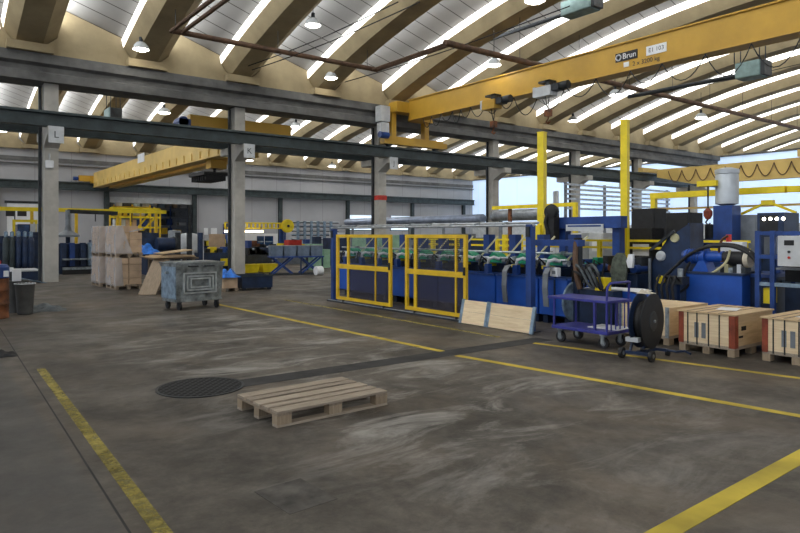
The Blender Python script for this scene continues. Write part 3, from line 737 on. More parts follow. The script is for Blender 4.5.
# timber heap behind the cartons: trestle, plywood sheets, leaning plank
t = thing('timber_trestle', 'dark wooden trestle carrying plywood sheets beside the carton stacks', 'trestle', (6.62, 20.6, 0))
for x in (-.55, .55):
    for y in (-.4, .4): MB().box(x - .05, y - .05, 0, x + .05, y + .05, .95).build('leg', 'wood_dark', t)
MB().box(-.7, -.5, .95, .7, .5, 1.0).build('top', 'wood_dark', t)
for k in range(3): MB().box(-.65, -.42 + k * .3, .12, .65, -.3 + k * .3, .22).build('rail', 'wood_end', t)
for k in range(4):
    o = MB().box(-.8 + .06 * k, -.62, 0, .45 - .04 * k, .6, .022).build('plywood_sheet', 'ply')
    o.location = (6.7 + .03 * k, 20.6 - .03 * k, 1.003 + .0235 * k + (.11 if k == 3 else 0)); o.rotation_euler = (0, -.12 if k == 3 else 0, .10 - .06 * k)
    tag(o, ('lowest plywood sheet on the dark trestle', 'second plywood sheet from the bottom on the dark trestle', 'third plywood sheet from the bottom on the dark trestle', 'topmost tilted plywood sheet on the dark trestle')[k], 'plywood sheet', 'plywood sheets on the trestle')
o = MB().box(-.24, -.9, -.02, .24, .9, .02).build('plank', 'wood_y')
o.location = (5.75, 19.45, .47); o.rotation_euler = (.55, 0, -.55); tag(o, 'wide weathered plank leaning like a ramp against the timber trestle', 'plank')
o = MB().box(-.07, -.7, -.02, .07, .7, .02).build('batten', 'red_brown'); o.location = (6.35, 19.5, .42); o.rotation_euler = (.5, 0, -.3); tag(o, 'thin red-brown batten leaning behind the wide plank', 'plank')
t = thing('pallet', 'short wooden pallet on the floor under the leaning plank', 'pallet', (6.7, 19.5, 0), .1); pallet_parts(t, 1.0, .7)

# left edge: oil drum, bucket, rags
d = thing('oil_drum', 'rusty orange drum with blue top band and red cap at the left edge', 'drum', (1.36, 15.5, 0))
MB().lathe([(.28, 0), (.29, .02), (.285, .03), (.285, .28), (.295, .3), (.285, .32), (.285, .56), (.295, .58), (.285, .6), (.285, .80), (.29, .82)], n=28).build('shell', 'orange', d, True)
MB().lathe([(.292, .83), (.292, 1.05), (.25, 1.10), (.12, 1.12)], n=28).build('top_band', 'blue', d, True)
MB().lathe([(.14, 1.12), (.14, 1.18), (.05, 1.22)], n=20).build('cap', 'red', d, True)
MB().box(.16, -.26, .86, .25, -.2, .98).build('label_sheet', 'paper', d)
d = thing('bucket', 'tall dark grey tapered bin on the floor beside the rusty drum', 'bucket', (1.98, 15.9, 0))
MB().lathe([(0, .01), (.13, 0), (.15, .02), (.19, .63), (.205, .66), (.19, .67), (.165, .6), (.14, .05), (0, .04)], n=24).build('shell', 'bin_dark', d, True)
MB().tube([(.2 * math.cos(a), .2 * math.sin(a), .66) for a in [i * PI / 8 for i in range(17)]], .012).build('rim', 'pale_gray', d)
d = thing('bucket', 'small grey bin half hidden behind the rusty drum and taller bin', 'bucket', (1.9, 16.4, 0))
MB().lathe([(0, .01), (.17, 0), (.22, .68), (.235, .7), (.21, .7), (.16, .05), (0, .04)], n=24).build('shell', 'bin_dark', d, True)
MB().box(-.1, -.1, .66, .06, .06, .95).build('rag', 'white', d)
def crumple(name, label, loc, sx, sy, h, m, cat, seed, n=16, group=None):
    rnd = random.Random(seed); mb = MB(); g = {}
    ph = [rnd.uniform(0, 6.28) for _ in range(6)]
    for i in range(n + 1):
        for j in range(n + 1):
            u, v = i / n * 2 - 1, j / n * 2 - 1
            e = max(0, 1 - (abs(u) ** 3)) * max(0, 1 - abs(v) ** 3)
            z = h * e * (.55 + .25 * math.sin(5 * u + ph[0] + 2 * v) + .2 * math.sin(7 * v + ph[1] - 3 * u) + .1 * rnd.random())
            k = 1 + .08 * math.sin(6 * math.atan2(v, u) + ph[2])
            g[i, j] = mb.bm.verts.new((u * sx * k, v * sy * k, max(.006, z)))
    for i in range(n):
        for j in range(n): mb.bm.faces.new((g[i, j], g[i + 1, j], g[i + 1, j + 1], g[i, j + 1]))
    # underside
    bt = [mb.bm.verts.new((q.co.x, q.co.y, .0)) for q in [g[i, 0] for i in range(n + 1)] + [g[n, j] for j in range(1, n + 1)] + [g[i, n] for i in range(n - 1, -1, -1)] + [g[0, j] for j in range(n - 1, 0, -1)]]
    tp = [g[i, 0] for i in range(n + 1)] + [g[n, j] for j in range(1, n + 1)] + [g[i, n] for i in range(n - 1, -1, -1)] + [g[0, j] for j in range(n - 1, 0, -1)]
    for k in range(len(tp)): mb.bm.faces.new((tp[k], tp[(k + 1) % len(tp)], bt[(k + 1) % len(tp)], bt[k]))
    mb.bm.faces.new(bt)
    o = mb.build(name, m, None, True); o.location = loc
    return tag(o, label, cat, group)
crumple('rag_heap', 'flat heap of dark grey rags on the floor beside the bins', (2.45, 16.6, .001), .42, .55, .14, 'cloth_gray', 'rags', 4)
p = gr(3, 356)
crumple('rubber_mat', 'crumpled black scrap of rubber at the left edge by the worn line', (p.x, p.y, .001), .16, .14, .1, 'black', 'scrap', 9, 10)

# low steel bin by the second column, wooden box under a tarp
t = thing('steel_tray', 'low dark blue steel box on feet in front of the second column', 'steel box', (8.62, 18.85, 0), -.12)
m = MB().box(-.48, -.42, .07, .48, .42, .12).box(-.48, -.42, .12, .48, -.38, .44).box(-.48, .38, .12, .48, .42, .44).box(-.48, -.38, .12, -.44, .38, .44).box(.44, -.38, .12, .48, .38, .44)
m.build('body', 'navy', t); MB().box(-.5, -.44, .42, .5, -.41, .46).box(-.5, .41, .42, .5, .44, .46).build('rim', 'steel_green', t)
for x in (-.4, .4):
    for y in (-.34, .34): MB().box(x - .05, y - .05, 0, x + .05, y + .05, .07).build('foot', 'black', t)
t = thing('wooden_box', 'small orange-brown wooden box on a pallet under a blue tarp', 'box', (7.72, 18.75, 0), -.1)
MB().box(-.22, -.3, .1, .22, .3, .42).build('body', 'carton', t); MB().box(-.24, -.32, 0, -.14, .32, .1).box(.14, -.32, 0, .24, .32, .1).build('skid', 'wood_y', t)
crumple('tarp', 'crumpled bright blue tarp on the small wooden box', (7.72, 18.75, .422), .3, .4, .26, 'blue_tarp', 'tarp', 21)

# ---------------------------------------------------------------- crates
def crate(y0, y1, x0, label, lid=True, red=True, L_=1.2):
    t = thing('crate', label, 'crate', (x0, (y0 + y1) / 2, 0), 0, 'plywood crates on pallets')
    w = (y1 - y0) / 2; h0, h1 = .145, .58
    for y in (-w + .05, 0, w - .05):
        for x in (.07, L_ / 2, L_ - .07): MB().box(x - .07, y - .05, .0, x + .07, y + .05, .1, bev=.004).build('block', 'wood_end', t)
    MB().box(0, -w, .1, L_, w, h0).build('pallet_deck', 'wood', t)
    MB().box(0, -w, h0, .025, w, h1).build('side_board', 'crate', t)
    MB().box(L_ - .025, -w, h0, L_, w, h1).build('side_board', 'crate', t)
    MB().box(.025, -w, h0, L_ - .025, -w + .025, h1).build('side_board', 'crate_x', t)
    MB().box(.025, w - .025, h0, L_ - .025, w, h1).build('side_board', 'crate_x', t)
    if lid:
        MB().box(-.02, -w - .02, h1, L_ + .02, w + .02, h1 + .02).build('lid', 'ply', t)
    if red:
        for y in (-w, w):
            s = 1 if y < 0 else -1
            q = MB().box(-.012, min(y, y + s * .075), h0 - .02, .001, max(y, y + s * .075), h1)
            if y < 0: q.box(-.012, -w - .012, h0 - .02, .09, -w - .0005, h1)
            q.build('corner_bracket', 'red_brown', t)
        for y in (-.48 * w, -.12 * w * 0 - .1 * w, .32 * w, .66 * w):
            q = MB().box(-.008, y - .008, h0 - .03, .0, y + .008, h1 + .02)
            if lid: q.box(-.02, y - .008, h1 + .02, L_ + .02, y + .008, h1 + .023)
            q.build('strap', 'strap', t)
        for y in (.34 * w, .08 * w):
            MB().box(-.006, y - .03, .22, -.0005, y + .03, .44).build('stencil_mark', 'machine_gray', t)
        MB().box(.2, -w - .004, .36, .34, -w - .0005, .42).build('hand_hole', 'black', t)
        MB().box(.12, -w - .003, .26, .25, -w - .0005, .29).build('scuff_mark', 'black', t)
    else:
        for y in (-w, w):
            s = 1 if y < 0 else -1
            MB().box(-.014, min(y, y + s * .06), h0 - .03, .001, max(y, y + s * .06), h1 + .01).build('corner_bracket', 'galv', t)
        MB().box(-.005, -.1, h1 - .14, 0, .02, h1 - .07).build('hand_hole', 'paper', t)
    return t
crate(5.32, 6.2, 9.32, 'open plywood crate with galvanised corners, behind the cable reel', False, False)
crate(4.24, 5.05, 9.12, 'closed plywood crate with two red corners and black straps, middle of the row', True, True)
crate(3.1, 3.93, 9.25, 'closed plywood crate with red corner at the right edge, beside the middle crate', True, True)
for (x, y, rz, lb_) in ((9.75, 4.62, .25, 'white paper sheet on the lid of the middle crate'), (9.7, 3.45, -.2, 'white paper sheet on the lid of the crate at the right edge')):
    o = MB().box(-.2, -.14, 0, .2, .14, .002).build('paper_sheet', 'paper'); o.location = (x, y, .604); o.rotation_euler = (0, 0, rz); tag(o, lb_, 'paper')

# two board frames leaning on the fence
for (y0, y1, lb_) in ((9.14, 8.46, 'shorter wooden side board with metal ends leaning on the fence'), (8.42, 7.36, 'longer wooden side board with metal ends leaning on the fence')):
    t = thing('side_board', lb_, 'board', (8.48, (y0 + y1) / 2, .0), 0); ln = (y0 - y1) / 2
    t.rotation_euler = (0, math.radians(12), 0)
    MB().box(-.012, -ln, .012, .012, ln, .24).box(-.012, -ln, .243, .012, ln, .46).build('boards', 'crate', t)
    for s in (-1, 1): MB().box(-.018, s * ln - .035, .003, .018, s * ln + .035, .475).build('end_bracket', 'galv_blue', t)

# ---------------------------------------------------------------- two-deck trolley
t = thing('trolley', 'violet-blue two-deck trolley on four castors beside the cable reel', 'trolley', (8.52, 6.18, 0))
def deck(z, m='violet'): return MB().box(-.31, -.52, z - .05, .31, .52, z, bev=.006)
deck(.27).build('lower_deck', 'violet', t)
MB().box(-.31, -.52, .69, .31, .6, .73, bev=.006).build('upper_deck', 'violet', t)
for x in (-.28, .28):
    for y in (-.49, .49): MB().cyl((x, y, .27), (x, y, .69), .018, n=8).build('corner_post', 'violet', t)
for y in (-.28,):
    for x in (-.28, .28): MB().bar((x, y, .27), (x, y, .69), .035).build('corner_post', 'violet', t)
for k in range(4): MB().cyl((-.17 + k * .115, -.49, .27), (-.17 + k * .115, -.49, .69), .011, n=6).build('end_bar', 'violet', t)
MB().tube([(-.28, -.49, .73), (-.28, -.5, .93), (-.25, -.53, .99), (-.18, -.55, 1.0), (.18, -.55, 1.0), (.25, -.53, .99), (.28, -.5, .93), (.28, -.49, .73)], .018, 8).build('handle', 'violet', t, True)
for x in (-.22, .22):
    for y in (-.4, .4):
        c = MB().cyl((x - .022, y, .085), (x + .022, y, .085), .085, n=20).build('castor', 'black', t, True)
        MB().cyl((x - .026, y, .085), (x + .026, y, .085), .045, n=14).build('hub', 'machine_gray', c, True)
        MB().box(x - .045, y - .05, .19, x + .045, y + .05, .219).box(x - .042, y - .03, .07, x - .03, y + .03, .19).box(x + .03, y - .03, .07, x + .042, y + .03, .19).build('fork', 'galv', c)
o = MB().box(-.2, -.3, 0, .24, .22, .012, bev=.002).build('white_board', 'white'); o.location = (8.62, 5.95, .272); o.rotation_euler = (0, 0, .1); tag(o, 'white board lying on the lower deck of the violet trolley', 'board')

# ---------------------------------------------------------------- cable reel on a wheeled stand
t = thing('cable_reel', 'large black cable reel on a small dark blue wheeled stand', 'cable reel', (8.22, 5.03, 0), .14)
rc = .51; R_ = .385
def flange(y): return MB().lathe([(.055, y - .01), (R_ - .02, y - .01), (R_, y - .004), (R_, y + .004), (R_ - .02, y + .01), (.055, y + .01), (.055, y - .01)], (0, 0, rc), 'y', 40)
flange(-.085).build('flange', 'black', t, True)
flange(.085).build('flange', 'blue_dark', t, True)
MB().lathe([(.06, -.074), (.27, -.074), (.285, -.04), (.27, 0), (.285, .04), (.27, .074), (.06, .074), (.06, -.074)], (0, 0, rc), 'y', 32).build('wound_cable', 'black', t, True)
MB().lathe([(.05, -.11), (.13, -.105), (.14, -.096)], (0, 0, rc), 'y', 24).build('hub', 'steel_dark', t, True)
MB().cyl((0, -.13, rc), (0, .16, rc), .022, n=12).build('axle', 'galv', t)
MB().bar((-.02, .13, rc), (-.24, .13, .09), .03).bar((.02, .13, rc), (.26, .13, .07), .03).build('stand_leg', 'blue_dark', t)
MB().bar((-.28, -.17, .09), (-.28, .18, .09), .04).bar((.28, -.17, .08), (.28, .18, .08), .04).bar((-.28, 0, .09), (.28, 0, .08), .05).build('base_frame', 'blue_dark', t)
for x, y in ((-.3, -.2), (-.3, .22)):
    w_ = MB().cyl((x, y - .025, .075), (x, y + .025, .075), .075, n=20).build('wheel', 'black', t, True)
    MB().cyl((x, y - .028, .075), (x, y + .028, .075), .03, n=12).build('hub', 'galv', w_, True)
MB().cyl((.3, -.2, .04), (.3, -.15, .04), .04).cyl((.3, .16, .04), (.3, .21, .04), .04).build('foot_wheel', 'black', t)
MB().tube([(.28, -.17, .08), (.3, -.3, .07), (.28, -.42, .1), (.22, -.52, .08)], .016).build('drawbar', 'blue_dark', t)
MB().box(-.32, -.02, .24, -.22, .16, .30).build('tool_tray', 'pale_gray', t)
crumple('work_gloves', 'cream cloth lying on top of the black cable reel', (8.22, 5.04, .892), .09, .10, .07, 'cream', 'cloth', 33, 10)
# ================================================================ FENCE AND FORMING LINE
FX = 8.72
# fence posts
def fence_post(y, label, h=1.86, x=FX):
    t = thing('fence_post', label, 'fence post', (x, y, 0), 0, 'blue fence posts')
    MB().box(-.06, -.06, .012, .06, .06, h).build('post', 'blue', t); MB().box(-.12, -.12, 0, .12, .12, .012).build('foot_plate', 'steel_dark', t)
    MB().box(-.09, -.04, h - .22, -.06, .04, h - .04).build('clamp', 'steel_dark', t)
fence_post(14.18, 'blue fence post at the far end, beside the green machine')
fence_post(7.58, 'tall blue fence post behind the longer leaning side board', 1.9)
o = thing('fence_rail', 'twin grey pipes running along the top of the blue fence posts', 'rail', (FX, 10, 1.86))
for dx, dz in ((0, 0.025), (.12, .07)): MB().cyl((dx, 4.3, dz), (dx, -2.5, dz), .024, n=8).build('pipe', 'pipe', o)
br = MB()
for k in range(9): br.bar((-.03, 4 - k * .72, .05), (.2, 4 - k * .72, .1), .03)
br.build('bracket', 'galv', o)
# yellow gates
def gate(ya, yb, label, sub, mats):
    """ya is the far end, yb the near end"""
    t = thing('sliding_gate', label, 'gate', (FX - .1, (ya + yb) / 2, 0)); h = (ya - yb) / 2; z0, z1, zm = .09, 1.72, .92; w = .075
    m = MB().box(-.03, -h, z0, .03, -h + w, z1).box(-.03, h - w, z0, .03, h, z1).box(-.03, -h + w, z0, .03, h - w, z0 + w).box(-.03, -h + w, z1 - w, .03, h - w, z1)
    m.build('frame', 'gate_y', t)
    MB().box(-.035, -h + w, zm - .05, .035, h - w, zm + .06).build('mid_rail', 'gate_y', t)
    for yy, wd in sub: MB().box(-.025, yy - wd / 2, z0 + w, .025, yy + wd / 2, z1 - w).build('stile', 'gate_y', t)
    y_split = sub[0][0]
    lo, up = mats
    MB().box(-.004, -h + w, z0 + w, .004, y_split - .03, zm - .05).build('lower_pane', lo, t)
    MB().box(-.004, -h + w, zm + .06, .004, y_split - .03, z1 - w).build('upper_pane', up, t)
    MB().cyl((0, -h + .3, .04), (0, -h + .3, z0), .03).cyl((0, h - .3, .04), (0, h - .3, z0), .03).build('roller', 'steel_dark', t)
    MB().box(-.06, -h + .01, zm - .0, -.035, -h + .06, zm + .16).build('latch', 'black', t)
    return t
gate(ax(337, 300, 8.62).y, ax(391.5, 300, 8.62).y, 'yellow sliding gate at the far end of the fence with clear left strip', [(.62, .07), (-.55, .028)], ('pane_smoke', 'pane_clear'))
gate(ax(406, 300, 8.62).y, ax(467, 300, 8.62).y, 'yellow sliding gate in the middle of the fence with smoked lower pane', [(.62, .09), (-.66, .04)], ('pane_smoke', 'wire'))
t = thing('gate_track', 'dark floor track under the yellow gates', 'track', (FX - .1, 11.3, 0)); MB().box(-.05, -2.6, 0, .05, 3.0, .035).build('track', 'steel_dark', t)
MB().cyl((.0, -2.6, .035), (.0, 3.0, .035), .012, n=8).build('rail', 'pipe', t)

# blue trays along the floor
for k, (ya, yb) in enumerate(((15.6, 13.3), (13.25, 11.3), (11.25, 9.45), (9.4, 8.3), (8.25, 7.6))):
    t = thing('guard_tray', ('bright blue tray under the forming line behind the far gate', 'bright blue tray under the forming line between the two gates', 'bright blue tray under the forming line behind the middle gate', 'bright blue tray under the forming line above the leaning boards', 'bright blue end tray with a curved corner behind the near fence post')[k], 'machine tray', (9.75, (ya + yb) / 2, 0), 0, 'blue trays under the forming line')
    h = (ya - yb) / 2
    P = [(0, .18), (.5, .06), (.9, .06), (.9, .86), (.0, .86)]
    MB().prism([(p, q) for p, q in P], 'y', -h, h).build('tray', 'blue_bright', t)
    MB().box(-.03, -h, .86, .03, h, .89).build('lip', 'blue', t)
    for s in (-1, 1): MB().box(.1, s * h * .8 - .06, 0, .25, s * h * .8 + .06, .16).build('foot', 'navy', t)
    if k == 4: MB().lathe([(.02, -.02), (.36, -.02), (.38, 0), (.36, .02), (.02, .02)], (.2, -h - .03, .46), 'y', 28).build('curved_end', 'galv_blue', t)
# long bed and rails
t = thing('machine_bed', 'long dark blue bed of the forming line behind the trays', 'machine bed', (10.9, 11, 0))
MB().box(-.2, -2.3, .0, .9, 6.5, 1.02).build('bed', 'navy', t)
MB().box(-.24, -2.3, 1.021, .9, 6.5, 1.04).build('table', 'blue_dark', t)
for k in range(4): MB().box(-.22, -2.2 + k * 2.2, .2, -.2, -.7 + k * 2.2, .85).build('cover_panel', 'blue', t)
for z, x, lb_ in ((1.22, 10.0, 'lower'), (1.34, 10.25, 'middle')):
    o = thing('machine_rail', 'long grey %s rail running through the forming stations' % lb_, 'rail', (x, 10.6, z)); MB().cyl((0, -2.8, 0), (0, 5.6, 0), .026, n=8).build('rail', 'pipe', o)
    q = MB()
    for k in range(8): q.box(-.05, -2.6 + k * 1.05, -.04, .05, -2.5 + k * 1.05, .05)
    q.build('clip', 'galv', o)
# forming stations
def station_proto():
    r = thing('forming_station', 'x', 'machine station', (0, 0, 0), 0, 'forming stations')
    MB().box(.25, -.09, 1.04, .45, .09, 1.72).build('stand', 'blue', r)
    MB().box(.05, -.30, 1.04, .6, .30, 1.12).build('base_block', 'blue_dark', r)
    MB().prism([(-.22, 1.12), (.16, 1.12), (.2, 1.2), (.05, 1.34), (-.08, 1.3), (-.2, 1.2)], 'x', -.32, -.08).build('clamp', 'green', r)
    MB().cyl((-.25, -.32, 1.16), (-.25, .32, 1.16), .06, n=14).build('roller', 'galv', r, True)
    MB().cyl((-.02, -.28, 1.17), (-.02, .28, 1.17), .055, n=14).build('roller', 'steel_dark', r, True)
    MB().bar((-.12, -.16, 1.2), (.22, -.40, 1.68), .05, .03).build('lever', 'lever', r)
    MB().box(-.36, .12, 1.04, -.12, .26, 1.10).build('lug', 'safety', r)
    MB().tube([(-.3, .2, 1.12), (-.45, .24, 1.25), (-.5, .28, 1.05), (-.42, .3, .93)], .022, 6).build('hose', 'black', r)
    MB().box(-.55, -.06, .90, -.44, .06, 1.1).build('drive_box', 'blue', r)
    MB().tube([(-.5, .0, 1.1), (-.52, -.05, 1.2), (-.46, -.14, 1.24), (-.36, -.2, 1.2)], .035, 8).build('elbow', 'pale_gray', r)
    return r
proto = station_proto()
ST = [15.3, 14.5, 13.7, 12.9, 12.1, 11.3, 10.5, 9.7, 8.9, 8.1]
LBS = ['farthest green-clamped forming station, behind the far end of the far gate', 'second forming station from the far end, behind the far gate', 'third forming station from the far end, seen through the far gate', 'fourth forming station from the far end, by the near side of the far gate',
       'forming station seen in the open gap between the two gates', 'forming station behind the far half of the middle gate', 'forming station behind the near half of the middle gate', 'forming station just past the middle gate, above the shorter leaning board',
       'forming station behind the tall fence post, above the longer leaning board', 'nearest forming station, beside the curved blue tray end']
for k, y in enumerate(ST):
    r = proto if k == 0 else dup(proto)
    r.location = (10.3, y, 0); r['label'] = LBS[k]
# broad belts hanging over the tray
for y, lb_ in ((9.0, 'grey belt hanging over the blue tray beside the middle gate'), (7.95, 'grey belt hanging over the blue tray left of the tall fence post')):
    o = MB().sweep([[(9.56 + a, y - .06, z), (9.585 + a, y - .06, z), (9.585 + a, y + .06, z), (9.56 + a, y + .06, z)] for a, z in ((.02, .35), (-.02, .7), (.0, .98), (.08, 1.08), (.2, 1.1))]).build('belt', 'machine_gray'); tag(o, lb_, 'belt')
# tangle of hoses at the end of the line
random.seed(12)
t = thing('hose_bundle', 'bundle of grey hoses looped over the end of the forming line', 'hoses', (9.85, 7.2, 0))
for k in range(9):
    q = [(random.uniform(-.1, .1), .32 - .05 * k + random.uniform(-.05, .05), random.uniform(.75, .9)), (random.uniform(-.15, 0), .22 - .05 * k, random.uniform(1.05, 1.2)), (random.uniform(-.2, -.1), .05 - .05 * k, random.uniform(.95, 1.1)), (random.uniform(-.15, 0), -.1 - .04 * k, random.uniform(.7, .8)), (random.uniform(0, .2), -.2 - .03 * k, random.uniform(.72, .9))]
    pts = []
    for i in range(len(q) - 1):
        for j in range(5): pts.append(Vector(q[i]).lerp(Vector(q[i + 1]), j / 5))
    sm = [pts[0]] + [(pts[i - 1] + pts[i] * 2 + pts[i + 1]) / 4 for i in range(1, len(pts) - 1)] + [pts[-1]]
    MB().tube(sm, .024, 7).build('hose', 'cloth_gray' if k % 2 else 'black', t, True)
MB().tube([(-.1, .1, .72), (-.12, .16, .95), (-.05, .25, 1.3), (.05, .3, 1.6)], .05).build('rising_hose', 'rust_pipe', t)
MB().box(-.05, -.55, .0, .25, .15, .72).build('hose_post', 'navy', t)
MB().box(-.1, -.42, .72, .1, -.22, .95).build('junction_box', 'safety', t)
# cross beam machine: blue beam on posts with drag chain and lettered plate
t = thing('gantry_beam', 'blue steel cross beam with a white plate above the forming line', 'beam', (12.2, 8.4, 0))
pa, pb = ax(556, 217, 12.2), ax(556, 229, 12.2)
y0, y1 = ax(552, 220, 12.2).y, ax(624, 220, 12.2).y
MB().box(-.12, y1 - 8.4, 1.86, .12, y0 - 8.4, 2.12).build('beam', 'blue', t)
for y in (y0 - 8.4 - .3, y1 - 8.4 + .2): MB().box(.0, y - .09, 0, .2, y + .09, 1.86).build('post', 'blue', t)
qa, qb = ax(567, 224, 12.08), ax(604, 224, 12.08)
MB().box(-.16, qb.y - 8.4, 1.80, -.13, qa.y - 8.4, 1.95).build('plate', 'pale_gray', t)
MB().box(-.165, qb.y - 8.4 + .05, 1.895, -.155, qa.y - 8.4 - .05, 1.93).build('plate_stripe', 'blue', t)
pa = ax(553, 212, 12.0)
t = thing('drag_chain', 'black drag chain hanging at the end of the blue cross beam', 'drag chain', (12.0, pa.y, 1.7))
MB().lathe([(.05, -.1), (.16, -.08), (.19, .0), (.16, .08), (.05, .1)], (-.05, 0, .55), 'x', 16).build('sheave', 'black', t)
MB().box(-.12, -.12, -.1, .08, .12, .5).build('chain', 'black', t); MB().tube([(-.1, .05, .6), (-.16, .1, .3), (-.12, .02, .0)], .04).build('hose', 'black', t)
# tall yellow posts
def ypost(u0, u1, v1, X, label):
    a, b = ax(u0, v1, X), ax(u1, v1, X)
    yc = (a.y + b.y) / 2; w = (a.y - b.y) * .6
    t = thing('crane_post', label, 'post', (X, yc, 0), .2)
    MB().box(-w * .5, -w * .5, .02, w * .5, w * .5, a.z).build('post', 'safety', t)
    MB().box(-w, -w, 0, w, w, .02).build('base_plate', 'safety', t)
    MB().box(-w * .55, -w * .55, a.z, w * .55, w * .55, a.z + .03).build('cap', 'safety', t)
    MB().box(-w * .9, -w * .2, 1.5, -w * .5, w * 1.1, 1.95).build('bracket', 'safety', t)
ypost(537.5, 546.5, 134, 12.6, 'tall square yellow post left of the blue cross beam')
ypost(620, 630, 122, 12.6, 'tall square yellow post rising behind the middle of the blue cross beam')
# rail for the machine's yellow guard
o = thing('guard_rail', 'thin yellow guard rail along the back of the forming line', 'guard rail', (12.9, 9.5, 0))
for z in (1.42, 1.58): MB().bar((0, -3.8, z), (0, 6.5, z), .05).build('rail', 'safety', o)
for k in range(7): MB().bar((0, -3.7 + k * 1.65, 0), (0, -3.7 + k * 1.65, 1.6), .09).build('post', 'safety', o)
# cabinets behind the line
def cab(u0, u1, v0, X, depth, m, label, cat='cabinet', z0=0.0, extra=None, name='control_cabinet'):
    a, b = ax(u0, v0, X), ax(u1, v0, X)
    yc = (a.y + b.y) / 2; w = (a.y - b.y) / 2; h = a.z
    t = thing(name, label, cat, (X, yc, z0))
    h -= z0
    MB().box(0, -w, .06, depth, w, h, bev=.008).build('body', m, t)
    MB().box(.03, -w + .03, 0, depth - .03, w - .03, .0595).build('plinth', 'steel_dark', t)
    MB().box(-.012, -w + .03, .1, -.0005, w - .03, h - .03).build('door', m, t)
    MB().box(-.03, w - .12, h * .55, -.0125, w - .09, h * .55 + .12).build('handle', 'steel_dark', t)
    return t, w, h
t, w_, h_ = cab(566, 582, 233, 13.4, .5, 'pale_gray', 'pale grey cabinet behind the forming line, left of a twin one'); MB().box(-.016, -.1, h_ - .4, -.0125, .1, h_ - .15).build('notice', 'paper', t)
t, w_, h_ = cab(589, 603, 233, 13.4, .5, 'pale_gray', 'pale grey cabinet with a blue notice behind the forming line'); MB().box(-.016, -.1, h_ - .45, -.0125, .1, h_ - .2).build('notice', 'paper', t)
t, w_, h_ = cab(629, 652, 228, 13.0, .5, 'black', 'black cabinet with a white notice behind the second yellow post'); MB().box(-.018, -.22, h_ - .62, -.0125, .18, h_ - .36).build('notice', 'paper', t)
t, w_, h_ = cab(632, 655, 209, 13.85, .5, 'black', 'black box cabinet beside the second tall yellow post')
t, w_, h_ = cab(666, 689, 213, 13.6, .6, 'black', 'black cabinet behind the dark blue inclined machine wall')
t, w_, h_ = cab(352, 388, 235, 13.2, .8, 'green_pale', 'pale green machine cabinet seen through the far yellow gate')
# white control panel by the near fence post, coats and rags over the line
p = ax(553, 273, 9.7)
t = thing('switch_box', 'small white switch box at the end of the forming line', 'box', (9.72, p.y, p.z - .07)); MB().box(0, -.09, 0, .1, .09, .17, bev=.01).build('housing', 'white', t); MB().box(-.004, -.04, .05, -.0005, .04, .11).build('label_plate', 'machine_gray', t); MB().box(.02, -.02, -.6, .06, .02, 0).build('stem', 'navy', t)
t = thing('pillar_unit', 'dark upright actuator column standing at the near end of the forming line', 'machine part', (9.95, ax(578, 270, 9.95).y, 0))
MB().box(-.07, -.065, 0, .07, .065, 1.02).build('base', 'navy', t); MB().box(-.06, -.06, 1.02, .06, .06, 1.52).build('column', 'steel_dark', t); MB().box(-.1, -.08, 1.5, .1, .95, 1.62).build('arm', 'blue', t)
MB().cyl((0, 0, 1.52), (0, 0, 1.66), .08).build('cap', 'black', t)
# rear part of the line seen behind the trolley
random.seed(8)
t = thing('drive_unit', 'dark blue drive unit with hoses and small motors behind the violet trolley', 'machine', (11.42, 7.85, 0))
MB().box(-.3, -.85, 0, .6, .65, .95).build('frame', 'navy', t)
for k in range(6):
    y = -.75 + k * .25
    MB().cyl((-.28, y, 1.05), (.2, y, 1.05), .08, n=14).build('motor', ('blue', 'steel_dark', 'orange', 'blue', 'black', 'green')[k], t, True)
    MB().box(-.1, y - .06, .95, .3, y + .06, 1.28 - .04 * (k % 3)).build('valve_block', ('steel_dark', 'blue_dark', 'safety', 'black', 'green', 'blue')[k], t)
    MB().tube([(-.25, y, 1.1), (-.4, y + .05, 1.2), (-.42, y + .1, .9), (-.33, y + .12, .6)], .022, 6).build('hose', 'black', t)
o = MB().sweep([[(10.96 + a, 7.32 - w, z), (11.04 + a, 7.32 - w * .9, z), (11.06 + a, 7.32 + w, z), (10.96 + a, 7.32 + w * .8, z)] for a, w, z in ((.0, .15, .75), (-.02, .2, 1.0), (.02, .16, 1.25), (.05, .07, 1.36))]).build('work_jacket', 'cloth_green', None, True); tag(o, 'olive work jacket hanging on the machine behind the trolley', 'jacket')
o = MB().sweep([[(10.96 + a, 7.06 - w, z), (11.03 + a, 7.06 - w * .9, z), (11.04 + a, 7.06 + w, z), (10.96 + a, 7.06 + w * .8, z)] for a, w, z in ((.0, .05, 1.08), (-.02, .08, 1.2), (.02, .05, 1.34))]).build('rag', 'white', None, True); tag(o, 'white rag hanging beside the olive jacket on the machine', 'rag')
# covered bench behind the trolley
t = thing('covered_bench', 'low bench under a blue cover with a white sheet top behind the trolley', 'bench', (10.4, 6.99, 0))
MB().prism([(-.72, .36), (-.5, .34), (.6, .34), (.72, .40), (.66, .60), (.5, .69), (-.4, .71), (-.68, .62)], 'x', -.22, .3).build('cover', 'blue_bright', t, True)
MB().prism([(-.6, .705), (.5, .7), (.64, .62), (.655, .63), (.5, .715), (-.42, .73)], 'x', -.24, .26).build('sheet', 'white', t)
for x in (-.15, .22):
    for y in (-.5, .5): MB().box(x - .03, y - .03, 0, x + .03, y + .03, .36).build('leg', 'navy', t)
